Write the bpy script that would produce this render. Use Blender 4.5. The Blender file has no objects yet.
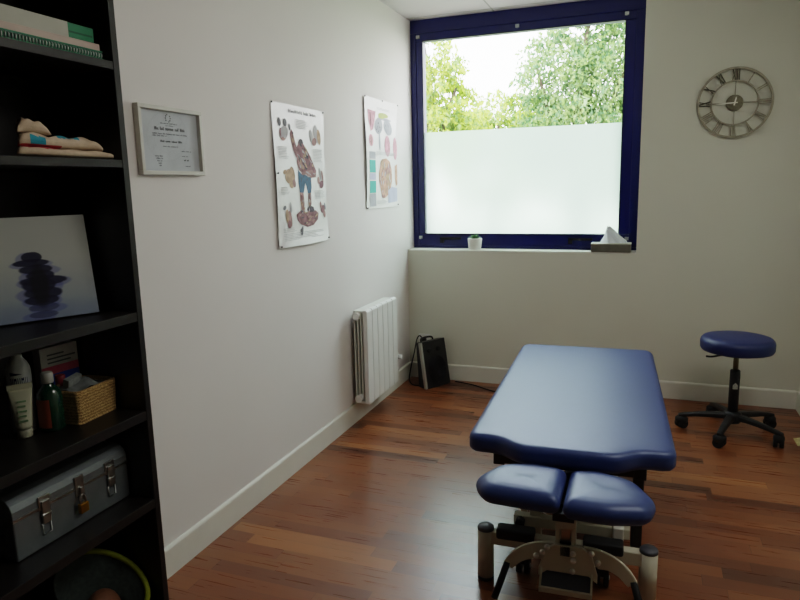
import bpy, bmesh, math, random
from mathutils import Vector, Matrix, Euler
random.seed(7)
PI = math.pi
sc = bpy.context.scene
col = sc.collection

# ------------------------------------------------------------------ materials
def nodemat(name):
    m = bpy.data.materials.new(name); m.use_nodes = True
    nt = m.node_tree
    return m, nt, nt.nodes['Principled BSDF']
def srgb(h):
    h = h.lstrip('#'); out = []
    for i in (0, 2, 4):
        c = int(h[i:i+2], 16) / 255
        out.append(c/12.92 if c <= .04045 else ((c+.055)/1.055)**2.4)
    return (*out, 1)
def mat(name, hexc, rough=.5, metal=0, noise=.06, nscale=12, bump=0, bscale=200, coat=0, spec=.5, sheen=0):
    """procedural: colour modulated by noise, optional bump"""
    m, nt, b = nodemat(name)
    c = srgb(hexc) if isinstance(hexc, str) else hexc
    tc = nt.nodes.new('ShaderNodeTexCoord')
    n = nt.nodes.new('ShaderNodeTexNoise'); n.inputs['Scale'].default_value = nscale; n.inputs['Detail'].default_value = 4
    nt.links.new(tc.outputs['Object'], n.inputs['Vector'])
    r = nt.nodes.new('ShaderNodeValToRGB')
    r.color_ramp.elements[0].position = .3; r.color_ramp.elements[1].position = .7
    r.color_ramp.elements[0].color = (*[x*(1-noise) for x in c[:3]], 1)
    r.color_ramp.elements[1].color = (*[min(1, x*(1+noise)) for x in c[:3]], 1)
    nt.links.new(n.outputs['Fac'], r.inputs['Fac']); nt.links.new(r.outputs['Color'], b.inputs['Base Color'])
    b.inputs['Roughness'].default_value = rough; b.inputs['Metallic'].default_value = metal
    b.inputs['Coat Weight'].default_value = coat; b.inputs['Specular IOR Level'].default_value = spec
    if bump:
        n2 = nt.nodes.new('ShaderNodeTexNoise'); n2.inputs['Scale'].default_value = bscale; n2.inputs['Detail'].default_value = 3
        nt.links.new(tc.outputs['Object'], n2.inputs['Vector'])
        bp = nt.nodes.new('ShaderNodeBump'); bp.inputs['Strength'].default_value = bump; bp.inputs['Distance'].default_value = .002
        nt.links.new(n2.outputs['Fac'], bp.inputs['Height']); nt.links.new(bp.outputs['Normal'], b.inputs['Normal'])
    return m
def math_node(nt, op, a, b=None):
    n = nt.nodes.new('ShaderNodeMath'); n.operation = op
    for i, v in enumerate((a, b)):
        if v is None: continue
        if isinstance(v, (int, float)): n.inputs[i].default_value = v
        else: nt.links.new(v, n.inputs[i])
    return n.outputs[0]

def floor_mat():
    m, nt, b = nodemat('parquet')
    tc = nt.nodes.new('ShaderNodeTexCoord'); sp = nt.nodes.new('ShaderNodeSeparateXYZ')
    nt.links.new(tc.outputs['Object'], sp.inputs[0])
    X, Y = sp.outputs[0], sp.outputs[1]
    W, Lb = .0665, .62
    yr = math_node(nt, 'DIVIDE', Y, W); row = math_node(nt, 'FLOOR', yr)
    wn = nt.nodes.new('ShaderNodeTexWhiteNoise'); wn.noise_dimensions = '1D'; nt.links.new(row, wn.inputs['W'])
    off = math_node(nt, 'MULTIPLY', wn.outputs['Value'], 7.3)
    xs = math_node(nt, 'ADD', math_node(nt, 'DIVIDE', X, Lb), off); pc = math_node(nt, 'FLOOR', xs)
    cb = nt.nodes.new('ShaderNodeCombineXYZ'); nt.links.new(row, cb.inputs[0]); nt.links.new(pc, cb.inputs[1])
    w2 = nt.nodes.new('ShaderNodeTexWhiteNoise'); w2.noise_dimensions = '2D'; nt.links.new(cb.outputs[0], w2.inputs['Vector'])
    ramp = nt.nodes.new('ShaderNodeValToRGB'); cr = ramp.color_ramp
    cols = [(0, '#562f1b'), (.18, '#6e3f24'), (.45, '#7d4829'), (.7, '#8a5634'), (.88, '#6f4026'), (1, '#9a643c')]
    cr.elements[0].color = srgb(cols[0][1]); cr.elements[1].color = srgb(cols[-1][1])
    for p, c in cols[1:-1]:
        e = cr.elements.new(p); e.color = srgb(c)
    nt.links.new(w2.outputs['Value'], ramp.inputs['Fac'])
    # grain
    mp = nt.nodes.new('ShaderNodeMapping'); mp.inputs['Scale'].default_value = (3, 60, 1)
    av = nt.nodes.new('ShaderNodeVectorMath'); av.operation = 'ADD'
    sc_ = nt.nodes.new('ShaderNodeVectorMath'); sc_.operation = 'SCALE'; sc_.inputs['Scale'].default_value = 13.7
    nt.links.new(w2.outputs['Color'], sc_.inputs[0])
    nt.links.new(tc.outputs['Object'], av.inputs[0]); nt.links.new(sc_.outputs[0], av.inputs[1])
    nt.links.new(av.outputs[0], mp.inputs[0])
    gn = nt.nodes.new('ShaderNodeTexNoise'); gn.inputs['Scale'].default_value = 1.6; gn.inputs['Detail'].default_value = 6; gn.inputs['Distortion'].default_value = .15
    nt.links.new(mp.outputs[0], gn.inputs['Vector'])
    gf = math_node(nt, 'ADD', math_node(nt, 'MULTIPLY', gn.outputs['Fac'], .3), .85)
    # seams
    fy = math_node(nt, 'FRACT', yr); fx = math_node(nt, 'FRACT', xs)
    ey = math_node(nt, 'LESS_THAN', fy, .02); ex = math_node(nt, 'LESS_THAN', fx, .004)
    seam = math_node(nt, 'MAXIMUM', ey, ex)
    dark = math_node(nt, 'SUBTRACT', 1, math_node(nt, 'MULTIPLY', seam, .35))
    tot = math_node(nt, 'MULTIPLY', gf, dark)
    mx = nt.nodes.new('ShaderNodeVectorMath'); mx.operation = 'SCALE'
    nt.links.new(ramp.outputs['Color'], mx.inputs[0]); nt.links.new(tot, mx.inputs['Scale'])
    nt.links.new(mx.outputs[0], b.inputs['Base Color'])
    rg = math_node(nt, 'ADD', math_node(nt, 'MULTIPLY', gn.outputs['Fac'], .12), .23)
    nt.links.new(rg, b.inputs['Roughness'])
    bp = nt.nodes.new('ShaderNodeBump'); bp.inputs['Strength'].default_value = .12; bp.inputs['Distance'].default_value = .001
    nt.links.new(dark, bp.inputs['Height']); nt.links.new(bp.outputs['Normal'], b.inputs['Normal'])
    b.inputs['Specular IOR Level'].default_value = .7
    return m

def ceiling_mat():
    m, nt, b = nodemat('ceiling_panels')
    tc = nt.nodes.new('ShaderNodeTexCoord'); sp = nt.nodes.new('ShaderNodeSeparateXYZ')
    nt.links.new(tc.outputs['Object'], sp.inputs[0])
    def line(v, o):
        f = math_node(nt, 'FRACT', math_node(nt, 'DIVIDE', math_node(nt, 'SUBTRACT', v, o), .6))
        return math_node(nt, 'LESS_THAN', f, .018)
    l = math_node(nt, 'MAXIMUM', line(sp.outputs[0], .583), line(sp.outputs[1], .2))
    mx = nt.nodes.new('ShaderNodeMix'); mx.data_type = 'RGBA'
    mx.inputs['A'].default_value = srgb('#d2cccb'); mx.inputs['B'].default_value = srgb('#a5a39c')
    nt.links.new(l, mx.inputs['Factor']); nt.links.new(mx.outputs['Result'], b.inputs['Base Color'])
    b.inputs['Roughness'].default_value = .9
    return m

def glass_mat():
    m, nt, b = nodemat('clear_glass')
    nt.nodes.remove(b); out = nt.nodes['Material Output']
    t = nt.nodes.new('ShaderNodeBsdfTransparent'); t.inputs[0].default_value = (.98, .99, .98, 1)
    g = nt.nodes.new('ShaderNodeBsdfGlossy'); g.inputs['Roughness'].default_value = .02
    lw = nt.nodes.new('ShaderNodeLayerWeight'); pw = math_node(nt, 'POWER', lw.outputs['Facing'], 5)
    fr = math_node(nt, 'ADD', math_node(nt, 'MULTIPLY', pw, .9), .06)
    # gentle procedural ripple in the pane
    n = nt.nodes.new('ShaderNodeTexNoise'); n.inputs['Scale'].default_value = 3
    bp = nt.nodes.new('ShaderNodeBump'); bp.inputs['Strength'].default_value = .01
    nt.links.new(n.outputs['Fac'], bp.inputs['Height']); nt.links.new(bp.outputs['Normal'], g.inputs['Normal'])
    mx = nt.nodes.new('ShaderNodeMixShader')
    nt.links.new(fr, mx.inputs[0]); nt.links.new(t.outputs[0], mx.inputs[1]); nt.links.new(g.outputs[0], mx.inputs[2])
    nt.links.new(mx.outputs[0], out.inputs['Surface'])
    return m
def film_mat():
    m, nt, b = nodemat('frosted_film')
    nt.nodes.remove(b); out = nt.nodes['Material Output']
    t = nt.nodes.new('ShaderNodeBsdfTranslucent')
    n = nt.nodes.new('ShaderNodeTexNoise'); n.inputs['Scale'].default_value = 300
    r = nt.nodes.new('ShaderNodeValToRGB')
    r.color_ramp.elements[0].color = FILM_A; r.color_ramp.elements[1].color = FILM_B
    nt.links.new(n.outputs['Fac'], r.inputs['Fac']); nt.links.new(r.outputs['Color'], t.inputs[0])
    g = nt.nodes.new('ShaderNodeBsdfRefraction'); g.inputs['Roughness'].default_value = .6; g.inputs['IOR'].default_value = 1.08
    g.inputs[0].default_value = (.70, .80, .74, 1)
    mx = nt.nodes.new('ShaderNodeMixShader'); mx.inputs[0].default_value = .42
    nt.links.new(t.outputs[0], mx.inputs[1]); nt.links.new(g.outputs[0], mx.inputs[2])
    nt.links.new(mx.outputs[0], out.inputs['Surface'])
    return m
FILM_A = (.42, .52, .455, 1); FILM_B = (.48, .58, .515, 1)
def leaf_mat(name, a, b2, trans=.5):
    m, nt, b = nodemat(name)
    nt.nodes.remove(b); out = nt.nodes['Material Output']
    tc = nt.nodes.new('ShaderNodeTexCoord')
    n = nt.nodes.new('ShaderNodeTexNoise'); n.inputs['Scale'].default_value = 1.7; n.inputs['Detail'].default_value = 5
    nt.links.new(tc.outputs['Object'], n.inputs['Vector'])
    r = nt.nodes.new('ShaderNodeValToRGB'); r.color_ramp.elements[0].position = .35; r.color_ramp.elements[1].position = .65
    r.color_ramp.elements[0].color = srgb(a); r.color_ramp.elements[1].color = srgb(b2)
    nt.links.new(n.outputs['Fac'], r.inputs['Fac'])
    d = nt.nodes.new('ShaderNodeBsdfDiffuse'); t = nt.nodes.new('ShaderNodeBsdfTranslucent')
    nt.links.new(r.outputs['Color'], d.inputs[0]); nt.links.new(r.outputs['Color'], t.inputs[0])
    mx = nt.nodes.new('ShaderNodeMixShader'); mx.inputs[0].default_value = trans
    nt.links.new(d.outputs[0], mx.inputs[1]); nt.links.new(t.outputs[0], mx.inputs[2])
    nt.links.new(mx.outputs[0], out.inputs['Surface'])
    return m

def blob_print_mat(name, base, blobs, axes='YZ', rough=.8, streak=0):
    """paper or canvas with soft printed ellipses in object space: (cu,cv,ru,rv,hex,soft,strength)"""
    m, nt, b = nodemat(name)
    tc = nt.nodes.new('ShaderNodeTexCoord'); sp = nt.nodes.new('ShaderNodeSeparateXYZ')
    nt.links.new(tc.outputs['Object'], sp.inputs[0])
    U = sp.outputs['XYZ'.index(axes[0])]; V = sp.outputs['XYZ'.index(axes[1])]
    wob = nt.nodes.new('ShaderNodeTexNoise'); wob.inputs['Scale'].default_value = 35
    nt.links.new(tc.outputs['Object'], wob.inputs['Vector'])
    w = math_node(nt, 'MULTIPLY', math_node(nt, 'SUBTRACT', wob.outputs['Fac'], .5), .5)
    rgb = nt.nodes.new('ShaderNodeValToRGB')      # soft vertical shade of the base print
    for e, (p, c) in zip(rgb.color_ramp.elements, base): e.position = p; e.color = srgb(c)
    nt.links.new(math_node(nt, 'ADD', math_node(nt, 'MULTIPLY', V, 1/.28), math_node(nt, 'MULTIPLY', w, .1)), rgb.inputs['Fac'])
    cur = rgb.outputs['Color']
    for cu, cv, ru, rv, hx, soft, st in blobs:
        a = math_node(nt, 'POWER', math_node(nt, 'ABSOLUTE', math_node(nt, 'DIVIDE', math_node(nt, 'SUBTRACT', U, cu), ru)), 2)
        c = math_node(nt, 'POWER', math_node(nt, 'ABSOLUTE', math_node(nt, 'DIVIDE', math_node(nt, 'SUBTRACT', V, cv), rv)), 2)
        d = math_node(nt, 'ADD', math_node(nt, 'ADD', a, c), w)
        mr = nt.nodes.new('ShaderNodeMapRange'); mr.interpolation_type = 'SMOOTHSTEP'
        mr.inputs['From Min'].default_value = 1 - soft; mr.inputs['From Max'].default_value = 1 + soft
        mr.inputs['To Min'].default_value = st; mr.inputs['To Max'].default_value = 0
        nt.links.new(d, mr.inputs['Value'])
        mx = nt.nodes.new('ShaderNodeMix'); mx.data_type = 'RGBA'; mx.inputs['B'].default_value = srgb(hx)
        nt.links.new(mr.outputs[0], mx.inputs['Factor']); nt.links.new(cur, mx.inputs['A'])
        cur = mx.outputs['Result']
    nt.links.new(cur, b.inputs['Base Color']); b.inputs['Roughness'].default_value = rough
    return m

def weave_mat(name, a, b2, scale=120):
    m, nt, b = nodemat(name)
    tc = nt.nodes.new('ShaderNodeTexCoord')
    w = nt.nodes.new('ShaderNodeTexWave'); w.bands_direction = 'Z'; w.inputs['Scale'].default_value = scale/6; w.inputs['Distortion'].default_value = 6; w.inputs['Detail'].default_value = 3; w.inputs['Detail Scale'].default_value = 6
    nt.links.new(tc.outputs['Object'], w.inputs['Vector'])
    r = nt.nodes.new('ShaderNodeValToRGB'); r.color_ramp.elements[0].color = srgb(a); r.color_ramp.elements[1].color = srgb(b2)
    nt.links.new(w.outputs['Fac'], r.inputs['Fac']); nt.links.new(r.outputs['Color'], b.inputs['Base Color'])
    bp = nt.nodes.new('ShaderNodeBump'); bp.inputs['Strength'].default_value = .8; bp.inputs['Distance'].default_value = .003
    nt.links.new(w.outputs['Fac'], bp.inputs['Height']); nt.links.new(bp.outputs['Normal'], b.inputs['Normal'])
    b.inputs['Roughness'].default_value = .75
    return m

M = dict(
    wall=mat('wall_paint', '#e0dad6', .85, noise=.012, nscale=2, bump=.05, bscale=400),
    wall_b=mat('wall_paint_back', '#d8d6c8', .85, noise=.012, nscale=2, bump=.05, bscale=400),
    floor=floor_mat(), ceil=ceiling_mat(),
    base=mat('baseboard_paint', '#dddacf', .5, noise=.02),
    sill=mat('sill_paint', '#e4e2da', .5, noise=.02),
    navy=mat('navy_frame', '#0d1458', .32, noise=.05),
    navy2=mat('navy_gasket', '#070a2c', .4, noise=.05),
    steel=mat('steel', '#b9bab8', .3, 1, noise=.05),
    darkmetal=mat('dark_metal', '#26262c', .4, .6),
    glass=glass_mat(), film=film_mat(),
    wood=mat('black_brown_wood', '#17120f', .42, noise=.25, nscale=25, bump=.1, bscale=90),
    vinyl=mat('blue_vinyl', '#2c3d72', .42, noise=.03, nscale=30, bump=.06, bscale=700, spec=.72),
    vinyl2=mat('blue_vinyl_stool', '#1b2a5e', .42, noise=.03, nscale=30, bump=.06, bscale=700),
    white_steel=mat('white_powder_coat', '#c9c4b0', .38, noise=.03),
    black=mat('black_plastic', '#161618', .45, noise=.1),
    rubber=mat('black_rubber', '#0c0c0d', .7, noise=.1),
    grey=mat('grey_plastic', '#4b4d55', .45, noise=.1),
    rad=mat('radiator_white', '#e6e5e1', .4, noise=.015),
    rad2=mat('radiator_off_white', '#dcdbd4', .5, noise=.03),  # slightly greyer white for fins, rails, brackets and socket well
    brass=mat('brass', '#b98a2e', .3, .9),
    clockm=mat('clock_metal', '#8b8574', .45, .25, noise=.2, nscale=60),
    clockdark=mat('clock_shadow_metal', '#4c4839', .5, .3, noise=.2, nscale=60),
    clockhub=mat('clock_hub', '#7b7564', .4, .4, noise=.2, nscale=60),
    hand=mat('clock_hand', '#d9d6c8', .35, .3),
    paper=mat('paper', '#d8d2d0', .36, noise=.02, nscale=40),
    toolmetal=mat('toolbox_metal', '#80878b', .40, .6, noise=.1, nscale=18, bump=.05, bscale=120),
    tealprint=mat('teal_print', '#3aa697', .7),
    succ=mat('succulent', '#3f6a3a', .5, noise=.3, nscale=80),
    soil=mat('soil', '#3a2c20', .9, noise=.3, nscale=100),
    pot=mat('white_ceramic', '#d9d6cf', .35, noise=.02),
    tissue=mat('tissue_paper', '#dfe3ea', .8, noise=.03),
    boxm=mat('brushed_box', '#8f8c7f', .35, .6, noise=.1, nscale=30),
    bark=mat('bark', '#54483a', .9, noise=.4, nscale=14, bump=.4, bscale=30),
    concrete=mat('outdoor_concrete', '#85837a', .9, noise=.1, nscale=3),
    lawn=mat('lawn_green', '#7a8468', .95, noise=.3, nscale=9),
)

M['vinyl'].node_tree.nodes['Principled BSDF'].inputs['Specular Tint'].default_value = (.76, .85, 1, 1)
# ------------------------------------------------------------------ mesh builder
class MB:
    def __init__(s): s.v = []; s.f = []; s.m = []; s.sm = []
    def add(s, vs, fs, mi=0, smooth=False):
        b = len(s.v); s.v += [tuple(v) for v in vs]
        for f in fs: s.f.append([b+i for i in f]); s.m.append(mi); s.sm.append(smooth)
        return s
    def box(s, lo, hi, mi=0, rot=None, piv=None):
        x0, y0, z0 = lo; x1, y1, z1 = hi
        vs = [Vector(p) for p in ((x0,y0,z0),(x1,y0,z0),(x1,y1,z0),(x0,y1,z0),(x0,y0,z1),(x1,y0,z1),(x1,y1,z1),(x0,y1,z1))]
        if rot is not None:
            piv = Vector(piv) if piv is not None else (Vector(lo)+Vector(hi))/2
            R = Euler(rot).to_matrix(); vs = [R @ (v-piv) + piv for v in vs]
        return s.add(vs, [(3,2,1,0),(4,5,6,7),(0,1,5,4),(1,2,6,5),(2,3,7,6),(3,0,4,7)], mi)
    def rings(s, rings, mi=0, caps=True, smooth=True, closed=True):
        n = len(rings[0]); vs = [p for r in rings for p in r]; fs = []
        for k in range(len(rings)-1):
            for i in range(n if closed else n-1):
                j = (i+1) % n
                fs.append((k*n+i, k*n+j, (k+1)*n+j, (k+1)*n+i))
        s.add(vs, fs, mi, smooth)
        if caps:
            b = len(s.v) - len(vs)
            s.f.append([b+i for i in range(n-1, -1, -1)]); s.m.append(mi); s.sm.append(False)
            s.f.append([b+(len(rings)-1)*n+i for i in range(n)]); s.m.append(mi); s.sm.append(False)
        return s
    def cyl(s, p0, p1, r0, r1=None, n=20, mi=0, caps=True):
        r1 = r0 if r1 is None else r1
        p0, p1 = Vector(p0), Vector(p1); d = (p1-p0).normalized()
        u = d.orthogonal().normalized(); w = d.cross(u)
        c = [(math.cos(2*PI*i/n), math.sin(2*PI*i/n)) for i in range(n)]
        return s.rings([[p0+(u*a+w*b)*r0 for a, b in c], [p1+(u*a+w*b)*r1 for a, b in c]], mi, caps)
    def lathe(s, prof, c=(0,0,0), n=32, mi=0, axis='Z', caps=True):
        R = []
        for r, h in prof:
            ring = []
            for i in range(n):
                a = 2*PI*i/n; x, y = r*math.cos(a), r*math.sin(a)
                p = {'Z': (x, y, h), 'Y': (x, -h, y) , 'X': (h, x, y)}[axis]
                ring.append((p[0]+c[0], p[1]+c[1], p[2]+c[2]))
            R.append(ring)
        return s.rings(R, mi, caps)
    def tube(s, pts, r, n=10, mi=0, smooth_path=0):
        pts = [Vector(p) for p in pts]
        if smooth_path: pts = catmull(pts, smooth_path)
        rs = r if isinstance(r, (list, tuple)) else [r]*len(pts)
        R = []; u = None
        for i, p in enumerate(pts):
            d = (pts[min(i+1, len(pts)-1)] - pts[max(i-1, 0)]).normalized()
            u = d.orthogonal() if u is None else (u - d*u.dot(d))
            u.normalize(); w = d.cross(u)
            R.append([p + (u*math.cos(2*PI*k/n) + w*math.sin(2*PI*k/n))*rs[i] for k in range(n)])
        return s.rings(R, mi)
    def prism(s, poly, fn, t0, t1, mi=0):
        """poly of (a,b); fn(a,b,t)->xyz"""
        return s.rings([[fn(a, b, t0) for a, b in poly], [fn(a, b, t1) for a, b in poly]], mi, True, False)
    def flat(s, poly, fn, mi=0):
        return s.add([fn(a, b) for a, b in poly], [tuple(range(len(poly)))], mi)
    def grid(s, fn, nu, nv, mi=0, smooth=True):
        vs = [fn(i/nu, j/nv) for j in range(nv+1) for i in range(nu+1)]
        fs = [(j*(nu+1)+i, j*(nu+1)+i+1, (j+1)*(nu+1)+i+1, (j+1)*(nu+1)+i) for j in range(nv) for i in range(nu)]
        return s.add(vs, fs, mi, smooth)
    def ball(s, c, r, n=14, mi=0, sq=(1,1,1)):
        R = []
        for k in range(1, n//2+3):
            t = PI*k/(n//2+3)
            R.append([(c[0]+r*sq[0]*math.sin(t)*math.cos(2*PI*i/n), c[1]+r*sq[1]*math.sin(t)*math.sin(2*PI*i/n), c[2]-r*sq[2]*math.cos(t)) for i in range(n)])
        return s.rings(R, mi)
    def build(s, name, mats, parent=None, bevel=0, seg=2, subsurf=0, kind=None, fix=True, world=False):
        if world:
            iv = (Matrix.Translation(parent.location) @ parent.rotation_euler.to_matrix().to_4x4()).inverted()
            s.v = [tuple(iv @ Vector(p)) for p in s.v]
        me = bpy.data.meshes.new(name); me.from_pydata(s.v, [], s.f)
        for m in (mats if isinstance(mats, (list, tuple)) else [mats]): me.materials.append(m)
        for p, mi, sm in zip(me.polygons, s.m, s.sm): p.material_index = mi; p.use_smooth = sm
        if fix:
            bm = bmesh.new(); bm.from_mesh(me); bmesh.ops.recalc_face_normals(bm, faces=bm.faces); bm.to_mesh(me); bm.free()
        o = bpy.data.objects.new(name, me); col.objects.link(o)
        if parent: o.parent = parent
        if bevel:
            md = o.modifiers.new('bevel', 'BEVEL'); md.width = bevel; md.segments = seg; md.limit_method = 'ANGLE'; md.angle_limit = math.radians(40)
            md.harden_normals = False
        if subsurf:
            md = o.modifiers.new('sub', 'SUBSURF'); md.levels = subsurf; md.render_levels = subsurf
        if kind: o['kind'] = kind
        return o
def catmull(P, k):
    out = []
    for i in range(len(P)-1):
        p0, p1, p2, p3 = P[max(i-1,0)], P[i], P[i+1], P[min(i+2,len(P)-1)]
        for j in range(k):
            t = j/k
            out.append(.5*((2*p1)+(p2-p0)*t+(2*p0-5*p1+4*p2-p3)*t*t+(3*p1-p0-3*p2+p3)*t**3))
    out.append(P[-1]); return out
def thing(name, label, cat, loc=(0,0,0), rz=0, group=None):
    o = bpy.data.objects.new(name, None); col.objects.link(o); o.empty_display_size = .05
    o.location = loc; o.rotation_euler = (0, 0, rz); o['label'] = label; o['category'] = cat
    if group: o['group'] = group
    return o
def tag(o, label, cat, group=None):
    o['label'] = label; o['category'] = cat
    if group: o['group'] = group
    return o
def struct(mb, name, m, **k): return mb.build(name, m, kind='structure', **k)

# ------------------------------------------------------------------ the room
XR, YB, YW, YF, H = 2.485, 4.34, 4.475, -2.6, 2.5
SILL = .922
WR = 1.532
struct(MB().box((-.2, YF-.2, -.12), (XR+.2, YB+.4, 0)), 'floor', M['floor'])
struct(MB().box((-.2, YF-.2, H), (XR+.2, YW+.12, H+.15)), 'ceiling', M['ceil'])
struct(MB().box((-.15, YF-.15, 0), (0, YW+.12, H)), 'wall_left', M['wall'])
struct(MB().prism([(0,0),(XR,0),(XR,H),(WR,H),(WR,SILL),(0,SILL)], lambda a,b,t: (a,t,b), YB, YW+.12), 'wall_back', M['wall_b'])
struct(MB().box((XR, YF-.15, 0), (XR+.15, YW+.12, H)), 'wall_right', M['wall_b'])
struct(MB().box((0, YF-.15, 0), (XR, YF, H)), 'wall_front', mat('wall_low_bounce', '#6f6a60', .9, noise=.03))  # unseen wall, coloured dark so little light bounces from behind the camera
bbp = [(0,0),(.014,0),(.014,.104),(.011,.110),(.004,.113),(0,.113)]
struct(MB().prism(bbp, lambda a,b,t: (a,t,b), YF, YB), 'baseboard_left', M['base'])
struct(MB().prism(bbp, lambda a,b,t: (t,YB-a,b), .014, XR-.014), 'baseboard_back', M['base'])
struct(MB().prism(bbp, lambda a,b,t: (XR-a,t,b), YF, YB), 'baseboard_right', M['base'])

# window (navy frame filling the recess up to the ceiling)
win = bpy.data.objects.new('window_1', None); col.objects.link(win); win.location = (0, YW, SILL); win['kind'] = 'structure'
WH = H - SILL
def wfn(a, b, t): return (a, t, b)
def ring_frame(x0, z0, x1, z1, wl, wb, wr, wt, t0, t1):
    m = MB()
    m.box((x0, t0, z0), (x1, t1, z0+wb)); m.box((x0, t0, z1-wt), (x1, t1, z1))
    m.box((x0, t0, z0+wb), (x0+wl, t1, z1-wt)); m.box((x1-wr, t0, z0+wb), (x1, t1, z1-wt))
    return m
ring_frame(0, 0, WR, WH, .042, .03, .052, .088, 0, .085).build('window_frame', M['navy'], win, bevel=.004)
ring_frame(.039, .027, WR-.049, WH-.085, .051, .087, .067, .055, .004, .07).build('sash', M['navy'], win, bevel=.006)
ring_frame(.086, .110, WR-.112, WH-.136, .006, .006, .006, .006, -.002, .03).build('gasket', M['navy2'], win)
g0, g1, gz0, gz1 = .090, WR-.116, .114, WH-.140
MB().add([(g0-.01, .033, gz0-.01), (g1+.01, .033, gz0-.01), (g1+.01, .033, gz1+.01), (g0-.01, .033, gz1+.01)], [(0,1,2,3)]).build('glass_pane', M['glass'], win, fix=False)
MB().add([(g0-.004, .0285, gz0-.004), (g1+.004, .0285, gz0-.004), (g1+.004, .0285, 1.748-SILL), (g0-.004, .0285, 1.748-SILL)], [(0,1,2,3)]).build('frosted_film', M['film'], win)['label'] = 'frosted privacy film on the lower half'
MB().box((0, -.135, 0), (WR, 0, .012)).build('window_sill', M['sill'], win, bevel=.002)
for hx in (.205, 1.10):       # dark recessed lever handles on the bottom rail
    h = MB().box((hx, -.020, .074), (hx+.155, -.008, .090)).box((hx, -.020, .05), (hx+.026, .004, .090))
    h.build('handle', M['rubber'], win, bevel=.002)
for cx, cz in ((.058, 2.394-SILL), (.745, 2.398-SILL), (1.422, 2.402-SILL), (.057, .094), (1.468, .094)):
    MB().box((cx-.012, -.012, cz-.016), (cx+.012, .004, cz+.004)).cyl((cx, -.016, cz-.012), (cx, .0, cz-.012), .007).build('clip', M['steel'], win, bevel=.001)

# ------------------------------------------------------------------ outdoors
struct(MB().box((-30, YW+.2, -.5), (30, 45, -.4)), 'ground', M['lawn'])
struct(MB().box((-12, YW+.2, -.4), (12, 8.2, -.38)), 'outside_bounce_strip', M['concrete'])  # unseen pale strip added to bounce sunlight up at the frosted film
def ball_pt():
    while True:
        v = Vector((random.uniform(-1, 1), random.uniform(-1, 1), random.uniform(-1, 1)))
        if v.length < 1: return v*.85
def tree(name, label, loc, blobs, n, size, mats, trunk, group='trees outside the window'):
    t = thing(name, label, 'tree', loc, 0, group)
    tb = MB()
    for pts, rs in trunk: tb.tube(pts, rs, 9)
    tb.build('trunk', M['bark'], t)
    f = MB(); tot = sum(b[3]*b[4]*b[5] for b in blobs)
    for (x, y, z, rx, ry, rz) in blobs:
        k = int(n * rx*ry*rz / tot)
        subs = [ball_pt() for _ in range(max(6, k//40))]
        for i in range(k):
            c = random.choice(subs); q = c + ball_pt()*.26
            p = Vector((x+q.x*rx, y+q.y*ry, z+q.z*rz))
            s = size*random.uniform(.6, 1.3)
            R = Euler((random.uniform(0, 6.3), random.uniform(0, 6.3), random.uniform(0, 6.3))).to_matrix()
            f.add([p+R@Vector(v)*s for v in ((-.5,0,0),(0,-.28,.05),(.6,0,0),(0,.28,.05))], [(0,1,2,3)], random.randrange(len(mats)))
    f.build('foliage', mats, t, fix=False)
    return t
LY = leaf_mat('leaf_yellow_green', '#8aa23e', '#bccb6c'); LG = leaf_mat('leaf_green', '#6c8a4c', '#98ae72')
LD = leaf_mat('leaf_deep_green', '#44633f', '#769570'); LB = leaf_mat('leaf_blue_green', '#6c8460', '#9cb286')
tree('broadleaf_tree', 'yellow-green broadleaf tree at the left edge of the window', (-1.45, 9.4, .05),
     [(-.05,0,3.0,.62,.6,.55), (.25,0,2.55,.6,.6,.42), (-.7,.2,2.5,.9,.8,1.0), (.1,-.1,1.9,.9,.7,.55), (-.35,0,3.7,.55,.5,.5), (.55,0,2.2,.4,.5,.3)], 15000, .075, [LY, LY, LG],
     [([(0,0,0),(.05,0,1.2),(0,0,2.6),(-.1,0,3.5)], [.13,.1,.07,.02]), ([(.03,0,1.4),(.2,0,2.2),(.4,0,2.7)], [.06,.04,.015])])
tree('round_shrub', 'pale green bushy tree below the gap of sky', (-1.5, 14.4, .1),
     [(0,0,2.5,1.1,.8,.85), (.7,.2,2.6,.8,.8,.7), (-.9,0,2.2,1,.8,.8), (.2,0,1.4,1.5,.8,.9)], 13000, .095, [LG, LY],
     [([(0,0,0),(.05,0,1.2),(0,0,2.6)], [.14,.1,.03])])
tree('tall_tree', 'tall grey-green tree filling the right half of the window', (.38, 11.8, -.4),
     [(-.2,0,3.6,.95,.8,.8), (.55,.1,3.7,.9,.8,.8), (.1,0,2.7,1.2,.9,.75), (.2,0,4.5,.8,.7,.55), (-.55,0,2.4,.8,.8,.6), (.5,0,1.8,1.2,.8,.8), (1.2,.1,2.9,.6,.7,.8)], 28000, .08, [LG, LG, LD, LB],
     [([(.1,0,0),(.15,0,1.4),(.05,0,2.8),(.2,0,4.6)], [.16,.12,.08,.03]), ([(.12,0,1.6),(-.4,0,2.8),(-.7,0,3.9)], [.08,.04,.02]), ([(.1,0,2),(.6,0,3.1),(1.0,0,4.1)], [.07,.04,.02])])
tree('pine_like_tree', 'darker blue-green tree behind at the far right of the window', (1.9, 17.5, -.4),
     [(0,0,3.4,1.2,1,1.3), (-.9,0,2.4,1.4,1,1), (.2,0,5.0,.8,.8,.5)], 10000, .11, [LB, LD],
     [([(0,0,0),(.05,0,1.6),(0,0,3.6)], [.16,.12,.04])])

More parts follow.
